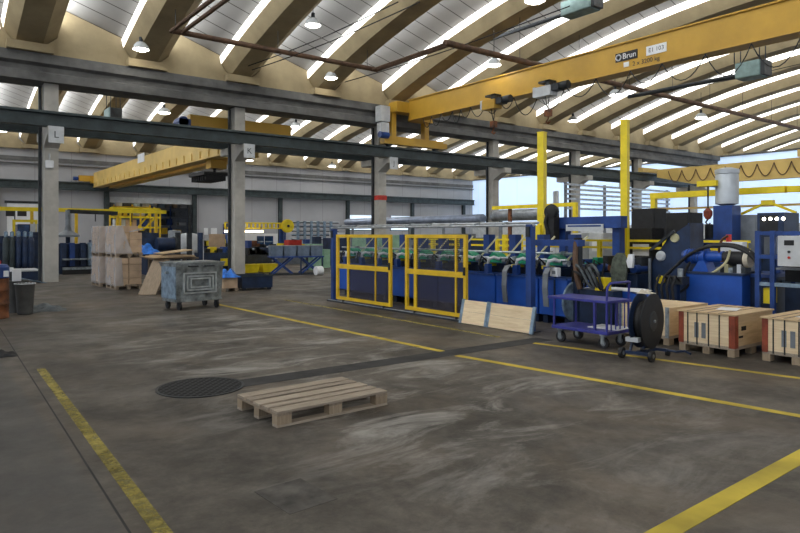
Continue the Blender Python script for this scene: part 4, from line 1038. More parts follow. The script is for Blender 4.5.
# ================================================================ RIGHT-HAND MACHINERY
# dark blue inclined wall
X0 = 11.6
def yz(u, v, X=X0): p = ax(u, v, X); return (p.y, p.z)
t = thing('machine_wall', 'dark blue machine side wall with a sloping edge and round pad', 'machine', (X0, 0, 0))
pl = [yz(652, 262), yz(668, 238), yz(690, 223)]
pl = [(pl[0][0], 0)] + pl + [(pl[2][0], 0)]
MB().prism(pl, 'x', 0, .5).build('side_plate', 'blue_dark', t)
p = yz(661, 256); MB().lathe([(0, -.05), (.07, -.05), (.1, -.02), (.1, 0)], (0, p[0], p[1]), 'x', 16).build('pad', 'pale_gray', t)
p = yz(675, 238); MB().lathe([(0, -.03), (.08, -.03), (.09, 0)], (0, p[0], p[1]), 'x', 16).build('cover_disc', 'lever', t)
pa, pb = yz(652, 250), yz(676, 231); MB().bar((-.05, pa[0], pa[1]), (-.05, pb[0], pb[1]), .05).build('edge_bar', 'steel_dark', t)
a = yz(652, 290); MB().cyl((-.08, a[0], 0), (-.08, a[0], 1.25), .03, n=8).build('conduit', 'machine_gray', t)
# hydraulic unit
X1 = 11.0
ya, yb_ = ax(686, 290, X1).y, ax(742, 290, X1).y; yc = (ya + yb_) / 2; w = (ya - yb_) / 2
t = thing('hydraulic_unit', 'bright blue hydraulic tank with motor, pump and black hoses on top', 'hydraulic unit', (X1, yc, 0))
ht = 1.03
MB().box(0, -w, .08, 1.0, w, ht, bev=.012).build('tank', 'blue_bright', t)
MB().box(-.02, -w - .02, ht, 1.02, w + .02, ht + .03).build('tank_lid', 'blue_dark', t)
MB().box(.1, -w + .05, 0, .9, w - .05, .08).build('plinth', 'steel_dark', t)
def pt_(u, v, X=X1 + .35): q = ax(u, v, X); return Vector((q.x - X1, q.y - yc, q.z))
m0, m1 = pt_(687, 261), pt_(706, 261)
m0.z = m1.z = 1.32
MB().cyl(m0, m1, .13, n=20).build('motor', 'blue_bright', t, True)
f = MB()
for k in range(5):
    c = m0.lerp(m1, .15 + k * .15); f.cyl(c - Vector((0, .006, 0)), c + Vector((0, .006, 0)), .145, n=20)
f.build('cooling_fin', 'blue', t)
MB().cyl(m0 + Vector((0, .06, 0)), m0, .10, n=20).build('fan_cover', 'blue', t, True)
c0 = pt_(706, 258); c0.z = 1.33; c1 = pt_(724, 258); c1.z = 1.33
MB().cyl(c0, c1, .10, n=18).cyl(c0 + Vector((0, .02, 0)), c0 - Vector((0, .03, 0)), .16, n=18).build('bell_housing', 'blue_bright', t, True)
MB().cyl(c1, c1 - Vector((0, .2, 0)), .085, n=16).build('pump', 'steel_dark', t, True)
MB().prism([(m1.y - .12 , ht + .03), (m1.y + .18, ht + .03), (m1.y + .06, 1.25), (m1.y - .04, 1.25)], 'x', .2, .5).build('motor_foot', 'blue_bright', t)
for k in range(7):
    q = pt_(722 + k * 4.2, 280); MB().box(.2, q.y - .035, ht + .03, .42, q.y + .035, ht + .12 + .03 * (k % 3)).build('valve', ('galv', 'steel_dark', 'lever', 'galv', 'steel_dark', 'pale_gray', 'steel_dark')[k], t)
q = pt_(746, 270); MB().cyl((.3, q.y + .3, 1.3), (.3, q.y, 1.3), .13, n=18).build('accumulator', 'black', t, True)
MB().cyl((.3, q.y - .02, 1.3), (.3, q.y - .1, 1.3), .14, n=18).build('filter_cap', 'cream', t, True)
def hose(uv, r=.03, m='black', X=X1 + .2):
    pts = [ax(u, v, X) - Vector((X1, yc, 0)) for u, v in uv]
    out = []
    for i in range(len(pts) - 1):
        p0 = pts[max(i - 1, 0)]; p1 = pts[i]; p2 = pts[i + 1]; p3 = pts[min(i + 2, len(pts) - 1)]
        for j in range(6):
            s = j / 6
            out.append(.5 * ((2 * p1) + (p2 - p0) * s + (2 * p0 - 5 * p1 + 4 * p2 - p3) * s * s + (3 * p1 - p0 - 3 * p2 + p3) * s ** 3))
    out.append(pts[-1])
    MB().tube(out, r, 8).build('hose', m, t, True)
hose([(664, 277), (676, 266), (690, 254), (708, 247), (730, 246), (748, 253), (756, 262)], .03)
hose([(660, 283), (680, 262), (700, 249), (720, 244), (742, 247), (756, 256)], .028, 'black', X1 + .3)
hose([(700, 276), (714, 272), (726, 262), (730, 250)], .022, 'lever', X1 + .1)
hose([(722, 262), (719, 250), (722, 240), (728, 236)], .022, 'orange', X1 + .3)
hose([(690, 262), (684, 275), (688, 285), (680, 292)], .024, 'black', X1 - .05)
# valve gear left of the tank
t = thing('valve_stand', 'small valve stand with black hoses and a yellow knob beside the tank', 'valve stand', (X1 - .25, ax(675, 285, X1 - .25).y, 0))
MB().box(-.06, -.06, 0, .06, .06, .85).build('stand', 'navy', t); MB().box(-.12, -.2, .85, .12, .2, .98).build('block', 'steel_dark', t)
MB().cyl((-.14, .17, .92), (-.2, .17, .92), .07, n=14).build('knob', 'safety', t, True); MB().cyl((0, -.1, .98), (0, -.1, 1.12), .05).build('gauge', 'galv', t, True)
for k in range(4): MB().tube([(-.1, -.15 + .1 * k, .9), (-.22, -.13 + .1 * k, 1.0), (-.28, -.1 + .1 * k, .8), (-.2, -.1 + .1 * k, .5)], .022).build('hose', 'black', t, True)
# dark machine between tank and rack
t = thing('press_body', 'dark blue-black machine body between the bright tank and the rack', 'machine', (11.3, ax(752, 290, 11.3).y, 0))
MB().box(0, -.28, 0, 1.0, .22, 1.0).build('body', 'navy', t); MB().box(-.03, -.3, 1.0, 1.0, .24, 1.06).build('ledge', 'blue', t)
# rack with control box
X2 = 11.0
t0_, t1_ = ax(758, 260, X2).y, 2.6
t = thing('equipment_rack', 'blue square-tube frame rack with white control box at the right edge', 'frame', (X2, t0_, 0))
H2 = 1.78
ya2 = ax(773, 260, X2).y - t0_
for y in (0, ya2, -1.55):
    for x in (0, .8): MB().box(x - .035, y - .035, 0, x + .035, y + .035, H2).build('upright', 'blue', t)
for z in (H2 - .04, 1.36, .92):
    for x in (0, .8): MB().box(x - .03, -1.5, z - .03, x + .03, 0, z + .03).build('rail', 'blue' if z > 1 else 'galv_blue', t)
    for y in (0, -1.55): MB().box(.03, y - .03, z - .03, .77, y + .03, z + .03).build('rail', 'blue', t)
MB().box(.35, -1.5, .05, .75, ya2 - .04, .9).build('lower_panel', 'navy', t)
MB().box(.35, -1.5, .95, .75, ya2 - .04, 1.33).build('upper_panel', 'dark', t)
MB().box(-.0, -1.5, 1.16, .3, ya2 - .04, 1.19).build('shelf', 'machine_gray', t)
q0, q1 = ax(779, 238, X2 - .06).y - t0_, ax(800, 238, X2 - .06).y - t0_ - .06
cb = MB().box(-.12, q1, 1.22, .05, q0, 1.70, bev=.01).build('control_box', 'pale_gray', t)
MB().box(-.125, q0 - .24, 1.55, -.1205, q0 - .1, 1.63).build('display', 'black', cb)
for k in range(2): MB().cyl((-.135, q0 - .17, 1.36 + k * .09), (-.1205, q0 - .17, 1.36 + k * .09), .02).build('button', ('red', 'steel_dark')[k], cb)
MB().box(.05, ya2 + .06, .60, .3, -.06, .85).build('yellow_tool', 'safety', t)
MB().box(.2, ya2 + .1, 1.40, .4, ya2 + .22, 1.68).build('bottle', 'machine_gray', t)
# white box with red lamp
p = ax(733, 268, 12.6)
t = thing('terminal_box', 'small white terminal box with a red lamp behind the hydraulic unit', 'box', (12.6, p.y, 0))
MB().box(-.05, -.05, 0, .05, .05, 1.22).build('stand', 'navy', t); MB().box(-.1, -.22, 1.22, .1, .22, 1.58, bev=.01).build('housing', 'white', t); MB().cyl((0, .08, 1.58), (0, .08, 1.72), .05).build('lamp', 'red', t, True)
# silver filter drum on blue pedestal
p = ax(727, 200, 14)
t = thing('filter_drum', 'silver cylinder standing on a blue pedestal above the hydraulic unit', 'filter drum', (14, p.y, 0), .0)
r = .23
MB().box(-.2, -.2, 0, .2, .2, 2.34).box(-.2, -.2, 0, .2, .2, .05).build('pedestal', 'blue', t)
MB().lathe([(.1, 2.34), (r, 2.38), (r, 3.0), (r - .01, 3.02), (r + .01, 3.03), (r + .01, 3.12), (.1, 3.16)], n=28).build('drum', 'silver', t, True)
MB().box(-.206, -.05, 1.1, -.2005, .05, 1.6).build('stripe', 'blue_bright', t)
# grey cabinet and lit blue cabinet
t, w_, h_ = cab(739, 757, 215, 14.2, .6, 'machine_gray', 'grey cabinet right of the silver filter drum')
t, w_, h_ = cab(757, 784, 213, 13.2, .7, 'blue_dark', 'dark blue cabinet with four small lights in a row near the right edge')
MB().box(-.02, -w_ + .1, h_ - .42, -.0125, w_ - .06, h_ - .05).build('window_panel', 'dark', t)
for k in range(4): MB().cyl((-.028, w_ - .14 - k * .115, h_ - .12), (-.0205, w_ - .14 - k * .115, h_ - .12), .033, n=10).build('light', 'lamp_dim', t)
# yellow spring bars on top, twin yellow columns, crane hook
a = ax(768, 209, 14.5)
t = thing('tension_bracket', 'small yellow spread bracket on the yellow cross rail near the right edge', 'bracket', (14.5, a.y, 2.35))
for s in (-1, 1): MB().bar((0, s * .55, -.18), (0, s * .05, .04), .05).build('arm', 'safety', t)
MB().box(-.06, -.12, .0, .06, .12, .1).build('head', 'safety', t)
o = thing('cross_rail', 'thin yellow rail running level behind the filter drum', 'rail', (15, 6, 2.36))
MB().bar((0, -4.5, 0), (0, 3.6, 0), .05).build('rail', 'crane_pale', o)
for y in (-4, 3.5): MB().bar((0, y, -2.36), (0, y, -.025), .08).build('post', 'crane_pale', o)
for k, (u, lb_) in enumerate(((692.5, 'left one of two yellow columns beside the blue pedestal'), (698, 'right one of two yellow columns beside the blue pedestal'))):
    p = ax(u, 235, 13.4); t = thing('column_guard', lb_, 'column', (13.4, p.y, 0), 0, 'twin yellow columns')
    MB().box(-.05, -.05, 0, .05, .05, 1.92).build('column', 'gate_y', t); MB().box(-.07, -.06, 1.92, .07, .06, 1.96).build('cap', 'blue', t)
p = ax(708, 214, 13.8)
t = thing('hook_block', 'brown-red hook block hanging on a chain above the yellow columns', 'hook', (13.8, p.y, p.z))
MB().lathe([(0, -.12), (.05, -.11), (.09, -.03), (.09, .06), (.04, .12), (0, .13)], n=16).build('block', 'red_brown', t, True)
MB().cyl((0, 0, .12), (0, 0, .62), .02, n=6).build('chain', 'black', t); MB().tube([(0, 0, -.11), (0, .05, -.18), (0, 0, -.24), (0, -.05, -.2)], .02).build('hook', 'steel_dark', t)
MB().box(-.1, -.22, .6, .1, .2, .72).build('trolley', 'safety', t)
# blue machine head behind
t = thing('spindle_machine', 'blue machine head with flat top behind the twin yellow columns', 'machine', (14.4, ax(715, 225, 14.4).y, 0))
MB().box(0, -.5, 0, .8, .6, 1.5).build('body', 'blue_dark', t); MB().box(-.05, -.4, 1.5, .8, .75, 1.62).build('head_plate', 'blue', t); MB().cyl((.2, .2, 1.62), (.2, .2, 1.95), .12).build('spindle', 'steel_dark', t, True)
# yellow goal-shaped pipe frames
XG = 14.6
pA, pB = ax(654, 196, XG), ax(786, 188.5, XG)
t = thing('pipe_frame', 'yellow pipe frame running level above the machines on the right', 'pipe frame', (XG, pA.y, 0))
zt = pA.z; ln = pA.y - pB.y
MB().box(-.07, -ln, zt - .07, .07, .07, zt + .07).build('top_pipe', 'safety', t)
MB().box(-.06, -.06, 0, .06, .06, zt - .07).build('post', 'safety', t)
MB().box(-.1, -.3, 1.72, .1, -.06, 1.98).build('bracket', 'safety', t)
MB().bar((0, -ln, zt), (1.0, -ln - 1.5, zt), .13).bar((1, -ln - 1.5, zt), (1, -ln - 1.5, 0), .12).build('return_pipe', 'safety', t)
XG2 = 16.5
pA, pB = ax(493, 208, XG2), ax(577, 203.5, XG2)
t = thing('pipe_frame', 'smaller yellow pipe frame left of the first tall yellow post', 'pipe frame', (XG2, pA.y, 0)); zt = pA.z; ln = pA.y - pB.y
MB().box(-.06, -ln, zt - .06, .06, 0, zt + .06).build('top_pipe', 'safety', t)
y1_ = ax(510, 215, XG2).y - pA.y
MB().box(-.05, y1_ - .05, 0, .05, y1_ + .05, zt - .06).build('post', 'orange', t); MB().box(-.06, -ln - .0, 0, .06, -ln + .12, zt - .06).build('post', 'safety', t)
# rack of bars
a, b = ay(566, 184, 21), ay(632, 191, 21)
t = thing('bar_rack', 'rack of six level grey bars between the two tall yellow posts', 'rack', (a.x, 21, 0))
ln = b.x - a.x + 4
for k in range(6): MB().box(0, -.05, a.z - .05 - k * .25, ln, .05, a.z + .05 - k * .25).build('bar', 'pipe', t)
for x in (0.1, ln * .35, ln - .1): MB().box(x - .06, .05, 0, x + .06, .17, a.z + .1).build('upright', 'machine_gray', t)
MB().box(-.9, -.1, 0, -.7, .1, a.z - .4).build('upright', 'pale_gray', t)
# ducts
t = thing('air_duct', 'long silver-blue air duct lying level behind the fence', 'duct', (20, 24, 2.42))
ya, yb_ = ax(347, 222, 20).y - 24, ax(483, 222, 20).y - 24
MB().cyl((0, ya, 0), (0, yb_, 0), .2, n=18).build('duct', 'duct', t, True)
sd = MB()
for k in range(4): MB().bar((0, ya - .6 - k * 2.6, -.15), (0, ya - .6 - k * 2.6, -2.42), .1).build('support', 'machine_gray', t)
t = thing('air_duct', 'thicker grey steel pipe end lying behind the smaller yellow frame', 'duct', (20.5, 18.5, 2.55))
ya, yb_ = ax(494, 220, 20.5).y - 18.5, ax(552, 220, 20.5).y - 18.5
MB().lathe([(.24, yb_), (.24, ya - .06), (.27, ya - .05), (.27, ya), (.2, ya)], (0, 0, 0), 'y', 22).build('duct', 'pipe', t, True)
MB().bar((0, yb_ + .5, -.2), (0, yb_ + .5, -2.55), .12).bar((0, ya - .4, -.2), (0, ya - .4, -2.55), .12).build('support', 'machine_gray', t)
# ================================================================ FAR BAY AND LEFT BACKGROUND
def bbox_thing(name, label, cat, u0, u1, v_top, Y, depth, m, z0=0.0, group=None, part='body', bev=.01):
    """a body whose front face stands at depth Y between two sight lines; returns the thing, its half width and height"""
    a, b = ay(u0, v_top, Y), ay(u1, v_top, Y)
    t = thing(name, label, cat, ((a.x + b.x) / 2, Y, z0), 0, group); w = (b.x - a.x) / 2; h = a.z - z0
    MB().box(-w, 0, 0, w, depth, h, bev=bev).build(part, m, t)
    return t, w, h
# sectional door in the back wall, left of the first column
a, b = ay(7, 203, YB - .06), ay(39, 228, YB - .06)
o = MB().box(a.x, YB - .06, 0, b.x, YB - .005, a.z).build('door_1', 'white'); struct(o, 'white sectional door with two small dark windows in the back wall', 'door')
for u in (10.5, 22):
    c = ay(u, 213.5, YB - .08); MB().box(c.x - .3, YB - .08, c.z - .2, c.x + .3, YB - .0605, c.z + .2).build('window_pane', 'black', o)
MB().box(a.x - .15, YB - .1, a.z, b.x + .15, YB - .005, a.z + .18).build('door_frame', 'steel_dark', o)
# yellow monorail across the far bay
p, q = ay(-30, 208, 38), ay(166, 208, 38)
t = thing('monorail', 'thin yellow overhead rail crossing the far bay at the left', 'monorail', (p.x, 38, p.z)); L_ = q.x - p.x
MB().box(0, -.08, -.1, L_, .08, .1).build('rail', 'safety', t)
for k in range(5): MB().box(L_ * (.06 + .22 * k) - .07, -.07, -p.z, L_ * (.06 + .22 * k) + .07, .07, -.1).build('post', 'gate_y', t)
for k in range(4): MB().bar((L_ * (.2 + .2 * k), 0, -.1), (L_ * (.2 + .2 * k), 0, -.6), .05).build('hanger', 'steel_dark', t)
# yellow portal frame by the door
a, b = ay(14, 222, 36), ay(36, 222, 36)
t = thing('portal_frame', 'small yellow portal frame with dark panel in front of the sectional door', 'frame', (a.x, 36, 0)); w = b.x - a.x
for x in (0, w): MB().box(x - .06, -.06, 0, x + .06, .06, a.z).build('post', 'safety', t)
MB().box(-.06, -.06, a.z, w + .06, .06, a.z + .12).build('beam', 'safety', t); MB().box(.15, -.02, a.z - .65, w * .8, .02, a.z - .1).build('panel', 'black', t)
# gas cylinders / blue tanks at far left
for k, (u, lb_) in enumerate(((6, 'leftmost of the dark steel-blue cylinders left of the first column'), (12, 'second from left of the dark steel-blue cylinders by the first column'), (18.5, 'third from left of the dark steel-blue cylinders by the first column'), (25, 'fourth from left of the dark steel-blue cylinders by the first column'), (31, 'rightmost of the dark steel-blue cylinders left of the first column'))):
    p = ay(u, 240, 29.5)
    t = thing('pressure_cylinder', lb_, 'cylinder', (p.x, 29.5, 0), 0, 'steel-blue cylinders at the left')
    MB().lathe([(.10, .0), (.115, .03), (.115, 1.45), (.095, 1.56), (.05, 1.62)], n=18).build('body', 'steel_green' if k < 2 else 'blue_dark', t, True)
    MB().lathe([(.05, 1.62), (.07, 1.64), (.07, 1.82), (.0, 1.86)], n=14).build('cap', 'galv_blue', t, True)
t, w, h = bbox_thing('machine_base', 'long low dark platform with a pale edge left of the first column', 'platform', -25, 41, 273, 27.5, 1.6, 'navy'); t.name = 'platform'
MB().box(-w, -.02, h, w, 1.6, h + .05).build('edge', 'pale_gray', t)
t, w, h = bbox_thing('machine', 'dark blue machine housing behind the steel-blue cylinders', 'machine', -20, 42, 236, 32, 1.5, 'navy'); MB().box(-w, -.05, h - .3, w, -.0005, h).build('canopy', 'blue_dark', t); MB().box(w * .2, .2, h, w * .6, .9, h + .5).build('screen', 'screen', t)
t, w, h = bbox_thing('control_desk', 'control desk with two pale screens left of the first column', 'desk', 28, 41, 232, 34, .6, 'blue_dark')
for k in range(2): MB().box(-w + .1 + k * w * .95, -.02, h, -w + .1 + k * w * .95 + w * .8, .06, h + .38).build('screen', 'pale_gray', t)
o = MB().box(0, 0, 0, 1.3, .5, .03).build('blue_sheet', 'galv_blue'); p = gr(22, 285); o.location = (2.9, 25.2, .25); o.rotation_euler = (0, .25, .4); tag(o, 'blue-grey metal sheet leaning flat on the floor left of the first column', 'metal sheet')
t, w, h = bbox_thing('work_stand', 'low stand with small white cups by the drum at the left', 'stand', 8, 16, 272, 21, .5, 'steel_dark'); MB().cyl((0, .2, h), (0, .2, h + .12), .06).build('cup', 'white', t, True)
# blue machine between first column and carton stacks
t, w, h = bbox_thing('machine', 'blue machine with open frame between the first column and the carton stacks', 'machine', 61, 92, 244, 31, 1.4, 'navy')
for k, x in enumerate((-.9, -.35, .35, .85)): MB().box(x * w - .1, -.25, .35, x * w + .1, -.0005, h + .05).build('upright', ('blue_dark', 'blue', 'blue_dark', 'galv_blue')[k], t)
MB().box(-w, -.5, .2, w, -.26, .3).box(-w, -.5, .62, w, -.26, .68).build('shelf', 'galv', t); MB().box(-w, -.5, 0, w, -.3, .2).build('plinth', 'black', t)
p = ay(68, 236, 33)
t = thing('extractor_hood', 'pale grey cone-shaped extractor hood above the blue machine by the first column', 'hood', (p.x, 33, 1.6))
MB().lathe([(.5, .0), (.5, .1), (.16, .3), (.11, .5), (.11, 1.25)], n=20).build('hood', 'machine_gray', t, True); MB().cyl((0, 0, -1.6), (0, 0, .05), .1).build('stem', 'navy', t)
MB().bar((0, 0, 1.2), (2.2, .2, 1.15), .18).build('duct_arm', 'steel_dark', t)
# shelving and clutter in the doorway room
random.seed(21)
for r, (u0, u1, Y, lb_) in enumerate(((114, 150, 58.5, 'storage rack with mixed bins beyond the doorway, left half'), (152, 188, 59.5, 'storage rack with blue and grey boxes beyond the doorway, right half'))):
    a, b = ay(u0, 204, Y), ay(u1, 204, Y)
    t = thing('storage_rack', lb_, 'rack', (a.x, Y, 0)); w = b.x - a.x
    for x in (0, w * .5, w):
        MB().box(x - .05, -.05, 0, x + .05, .05, 4.3).build('upright', ('gate_y', 'blue')[r], t)
    for k, z in enumerate((.9, 1.7, 2.5, 3.3, 4.1)):
        MB().box(0, -.05, z, w, .8, z + .06).build('shelf', ('gate_y', 'machine_gray')[r], t)
        x = .15
        while x < w - .4:
            d = random.uniform(.3, .7); hh = random.uniform(.25, .6)
            MB().box(x, .05, z + .061, x + d, .7, z + .06 + hh).build('bin', random.choice(['machine_gray', 'pale_gray', 'blue', 'galv_blue', 'carton', 'white', 'steel_dark', 'gate_y', 'navy']), t); x += d + random.uniform(.05, .3)
t = thing('ceiling_tube', 'warm lamp strip glowing in the room beyond the doorway', 'lamp', ((DX0 + DX1) / 2, 58, 4.9)); MB().box(-1.6, -.1, 0, 1.6, .1, .1).build('housing', 'white', t); MB().box(-1.5, -.07, -.04, 1.5, .07, -.0005).build('tube', 'lamp_warm', t)
MB().cyl((-1.2, 0, .1), (-1.2, 0, .31), .02, n=6).cyl((1.2, 0, .1), (1.2, 0, .31), .02, n=6).build('hanger', 'steel_dark', t)
# yellow stair platform by the doorway
a, b = ay(110, 208, 46), ay(160, 230, 46)
t = thing('railed_platform', 'yellow railed platform frame above the carton stacks', 'platform', (a.x, 46, 0)); w = b.x - a.x
for z in (2.2, 2.9, a.z): MB().box(0, -.06, z - .06, w, .06, z + .06).build('rail', 'safety', t)
for k in range(6): MB().box(w * k / 5 - .05, -.05, 0, w * k / 5 + .05, .05, a.z).build('post', 'gate_y', t)
MB().bar((w * .2, .1, .3), (w * .9, .1, 2.9), .12).bar((w * .55, .1, 2.2), (w * .9, .1, 3.6), .1).build('brace', 'safety', t)
for k in range(4): MB().box(w * (.1 + .22 * k), .15, 2.26, w * (.1 + .22 * k) + .7, .7, 2.75).build('crate_load', ('pale_gray', 'carton', 'blue', 'machine_gray')[k], t)
# lathe-like machine and drums behind the waste container
t, w, h = bbox_thing('coil_machine', 'dark blue machine with a horizontal dark drum behind the timber', 'machine', 147, 168, 247, 28, 1.2, 'navy')
MB().cyl((-w * .3, -.3, h + .12), (w * 1.3, -.3, h + .12), .28, n=22).build('drum', 'blue_dark', t, True); MB().cyl((w * 1.3, -.3, h + .12), (w * 1.5, -.3, h + .12), .32, n=22).build('drum_flange', 'steel_dark', t, True)
MB().box(-w * 1.6, .1, h, w * .2, .5, h + .6).build('head', 'blue_dark', t)
p = ay(174.5, 245, 29)
t = thing('grey_drum', 'upright pale grey drum beside the dark horizontal drum', 'drum', (p.x, 29, 0)); MB().lathe([(.26, 0), (.27, .02), (.27, 1.86), (.25, 1.9), (.0, 1.92)], n=22).build('shell', 'machine_gray', t, True)
p = ay(189, 245, 29.5)
t = thing('pale_tank', 'white upright tank between two dark posts behind the waste container', 'tank', (p.x, 29.5, 0)); MB().lathe([(.40, 0), (.42, .03), (.42, 1.62), (.34, 1.75), (.1, 1.8)], n=24).build('shell', 'pale_gray', t, True); MB().box(-.2, -.46, .5, .1, -.35, 1.0).build('gauge_panel', 'paper', t)
for k, (u, m, lb_) in enumerate(((181, 'steel_dark', 'dark post left of the white tank'), (192.5, 'steel_dark', 'dark post right of the white tank'), (203.5, 'blue_dark', 'dark blue post with pale stripe right of the white tank'))):
    p = ay(u, 233, 27.5)
    t = thing('steel_post', lb_, 'post', (p.x, 27.9, 0), 0, 'short dark posts behind the waste container'); MB().box(-.09, -.09, .012, .09, .09, 1.8).build('post', m, t); MB().box(-.16, -.16, 0, .16, .16, .012).build('foot_plate', 'steel_dark', t)
    if k == 2: MB().box(.095, -.08, .4, .13, .06, 1.7).build('stripe', 'pale_gray', t)
crumple('tarp', 'bright blue tarp bundle behind the waste container on the left', (7.42, 26.2, .95), .55, .5, .42, 'blue_tarp', 'tarp', 51)
t = thing('low_bench', 'low dark bench carrying the blue tarp bundle behind the waste container', 'bench', (7.42, 26.2, 0)); MB().box(-.6, -.55, .88, .6, .55, .949).build('top', 'steel_dark', t)
for x in (-.5, .5):
    for y in (-.45, .45): MB().box(x - .04, y - .04, 0, x + .04, y + .04, .88).build('leg', 'steel_dark', t)
t, w, h = bbox_thing('workbench', 'long dark workbench with tools behind the waste container', 'workbench', 200, 231, 253, 28.3, .8, 'blue_dark')
for k in range(7): MB().box(-w + .1 + k * w * .27, .1, h, -w + .22 + k * w * .27 + .1 * (k % 3), .4, h + .1 + .08 * (k % 3)).build('tool', ('galv', 'black', 'safety', 'pale_gray', 'steel_dark', 'blue', 'galv')[k], t)
for k in range(3): MB().box(w * .3 + k * .25, -.35, .3, w * .3 + k * .25 + .2, -.01, .62).build('yellow_bin', 'safety', t)
a, b = ay(209, 234, 29.5), ay(225, 248, 29.5)
o = MB().box(-(b.x - a.x) / 2, -.02, 0, (b.x - a.x) / 2, .02, a.z - b.z).build('board', 'carton'); o.location = ((a.x + b.x) / 2, 29.5, b.z); tag(o, 'brown fibreboard sheet standing upright left of the second column', 'board')
o = thing('board_stand', 'dark stand holding the brown fibreboard sheet', 'stand', ((a.x + b.x) / 2, 29.5, 0)); MB().box(-.5, -.1, 0, .5, .1, b.z - .002).build('stand', 'blue_dark', o)
for k, (u0, u1, lb_) in enumerate(((204, 208, 'left small bright notice on the back wall left of the second column'), (211, 217, 'right small bright notice on the back wall left of the second column'))):
    a, b = ay(u0, 228, YB - .04), ay(u1, 235, YB - .04); o = MB().box(a.x, YB - .03, b.z, b.x, YB + .01, a.z).build('notice_board', 'white'); tag(o, lb_, 'notice', 'bright notices on the back wall')
# yellow lattice beam with a yellow hose reel, warm strip light under it
a, b = ay(225, 222, 40), ay(284, 229, 40)
t = thing('lattice_beam', 'yellow lattice beam with white panels right of the second column', 'beam', (a.x, 40, 0)); w = b.x - a.x
MB().box(0, -.1, a.z - .08, w, .1, a.z).box(0, -.1, b.z, w, .1, b.z + .08).build('chord', 'safety', t)
for k in range(15): MB().box(w * k / 14 - .05, -.06, b.z + .08, w * k / 14 + .05, .06, a.z - .08).build('web_bar', 'safety', t)
for k in (3, 4): MB().box(w * k / 14 + .06, -.02, b.z + .09, w * (k + 1) / 14 - .06, .02, a.z - .09).build('panel', 'white', t)
for x in (.1, w - .1): MB().box(x - .12, .11, 0, x + .12, .3, b.z + .3).build('post', 'blue', t)
p = ay(287.5, 226, 39.4)
t = thing('hose_reel', 'round yellow hose reel at the right end of the lattice beam', 'reel', (p.x, 39.4, p.z)); MB().lathe([(.12, -.12), (.44, -.12), (.46, -.08), (.3, -.05), (.3, .05), (.46, .08), (.44, .12), (.12, .12)], (0, 0, 0), 'y', 24).build('drum', 'safety', t, True); MB().cyl((0, -.16, 0), (0, .5, 0), .09).build('hub', 'steel_dark', t); MB().bar((0, .4, 0), (0, .4, -p.z), .12).build('post', 'blue', t)
p, q = ay(228, 231.5, 39), ay(266, 231.5, 39)
t = thing('strip_light', 'warm glowing strip light hung under the yellow lattice beam', 'lamp', ((p.x + q.x) / 2, 39.5, p.z)); w = (q.x - p.x) / 2; MB().box(-w, -.1, .06, w, .1, .15).build('housing', 'white', t); MB().box(-w, -.1, -.05, w, .1, .0595).build('tube', 'lamp_warm', t); MB().box(-w + .1, -.02, .15, -w + .14, .02, .32).build('hanger', 'steel_dark', t); MB().box(w - .14, -.02, .15, w - .1, .02, .32).build('hanger', 'steel_dark', t)
for k, (u0, u1, lb_) in enumerate(((257, 264, 'left dark window panel under the strip light'), (264.8, 273, 'right dark window panel under the strip light'))):
    a, b = ay(u0, 236, 41), ay(u1, 246, 41); t = thing('display_panel', lb_, 'panel', ((a.x + b.x) / 2, 41, 0), 0, 'dark panels under the strip light'); w = (b.x - a.x) / 2
    MB().box(-w, -.03, b.z, w, .03, a.z).build('panel', 'screen', t); MB().box(-.04, -.03, 0, .04, .03, b.z).build('stand', 'steel_dark', t); MB().box(-w + .05, -.035, (a.z + b.z) / 2 - .08, w - .05, -.0305, (a.z + b.z) / 2).build('reflection_strip', 'galv_blue', t)
t, w, h = bbox_thing('white_partition', 'white partition standing behind the dark panels', 'partition', 241, 278, 233.5, 44, .1, 'white')
# machines and bins mid-floor
t, w, h = bbox_thing('assembly_bench', 'dark bench with black parts piled on it right of the second column', 'bench', 246, 272, 255, 27.5, .7, 'steel_dark')
random.seed(5)
for k in range(9):
    x = -w + .1 + k * (2 * w - .3) / 9; MB().box(x, .05, h, x + random.uniform(.12, .3), .4, h + random.uniform(.08, .4)).build('part', random.choice(['black', 'navy', 'lever', 'steel_dark', 'galv', 'black']), t)
for k, (u, lb_) in enumerate(((249.5, 'left yellow tub on the floor under the dark bench'), (267.5, 'right yellow tub on the floor under the dark bench'))):
    p = ay(u, 270, 26.85); t = thing('yellow_tub', lb_, 'tub', (p.x, 26.85, 0), 0, 'yellow tubs')
    taper(-.3, -.25, .3, .25, 0.02, -.36, -.3, .36, .3, .36).build('tub', 'safety', t); MB().box(-.38, -.32, .361, .38, .32, .39).build('rim', 'safety', t); MB().box(-.2, -.15, 0, .2, .15, .0195).build('base', 'steel_dark', t)
p = gr(285, 277)
t = thing('scissor_table', 'blue scissor-leg table carrying grey-blue bins', 'table', (13.2, 24.6, 0), -.3)
MB().box(-1.15, -.4, .74, 1.15, .4, .80).build('top', 'blue', t)
for x in (-.6, .6):
    MB().bar((x - .42, -.3, .06), (x + .42, -.3, .74), .07).bar((x - .42, -.24, .74), (x + .42, -.24, .06), .07).build('scissor_leg', 'blue', t)
    MB().bar((x - .42, .3, .06), (x + .42, .3, .74), .07).bar((x - .42, .24, .74), (x + .42, .24, .06), .07).build('scissor_leg', 'blue', t)
MB().box(-1.1, -.36, 0, 1.1, -.28, .06).box(-1.1, .28, 0, 1.1, .36, .06).build('base_rail', 'steel_dark', t)
for x in (.15, 1.08): MB().bar((x, -.36, .0), (x, -.36, .74), .06).build('leg', 'navy', t)
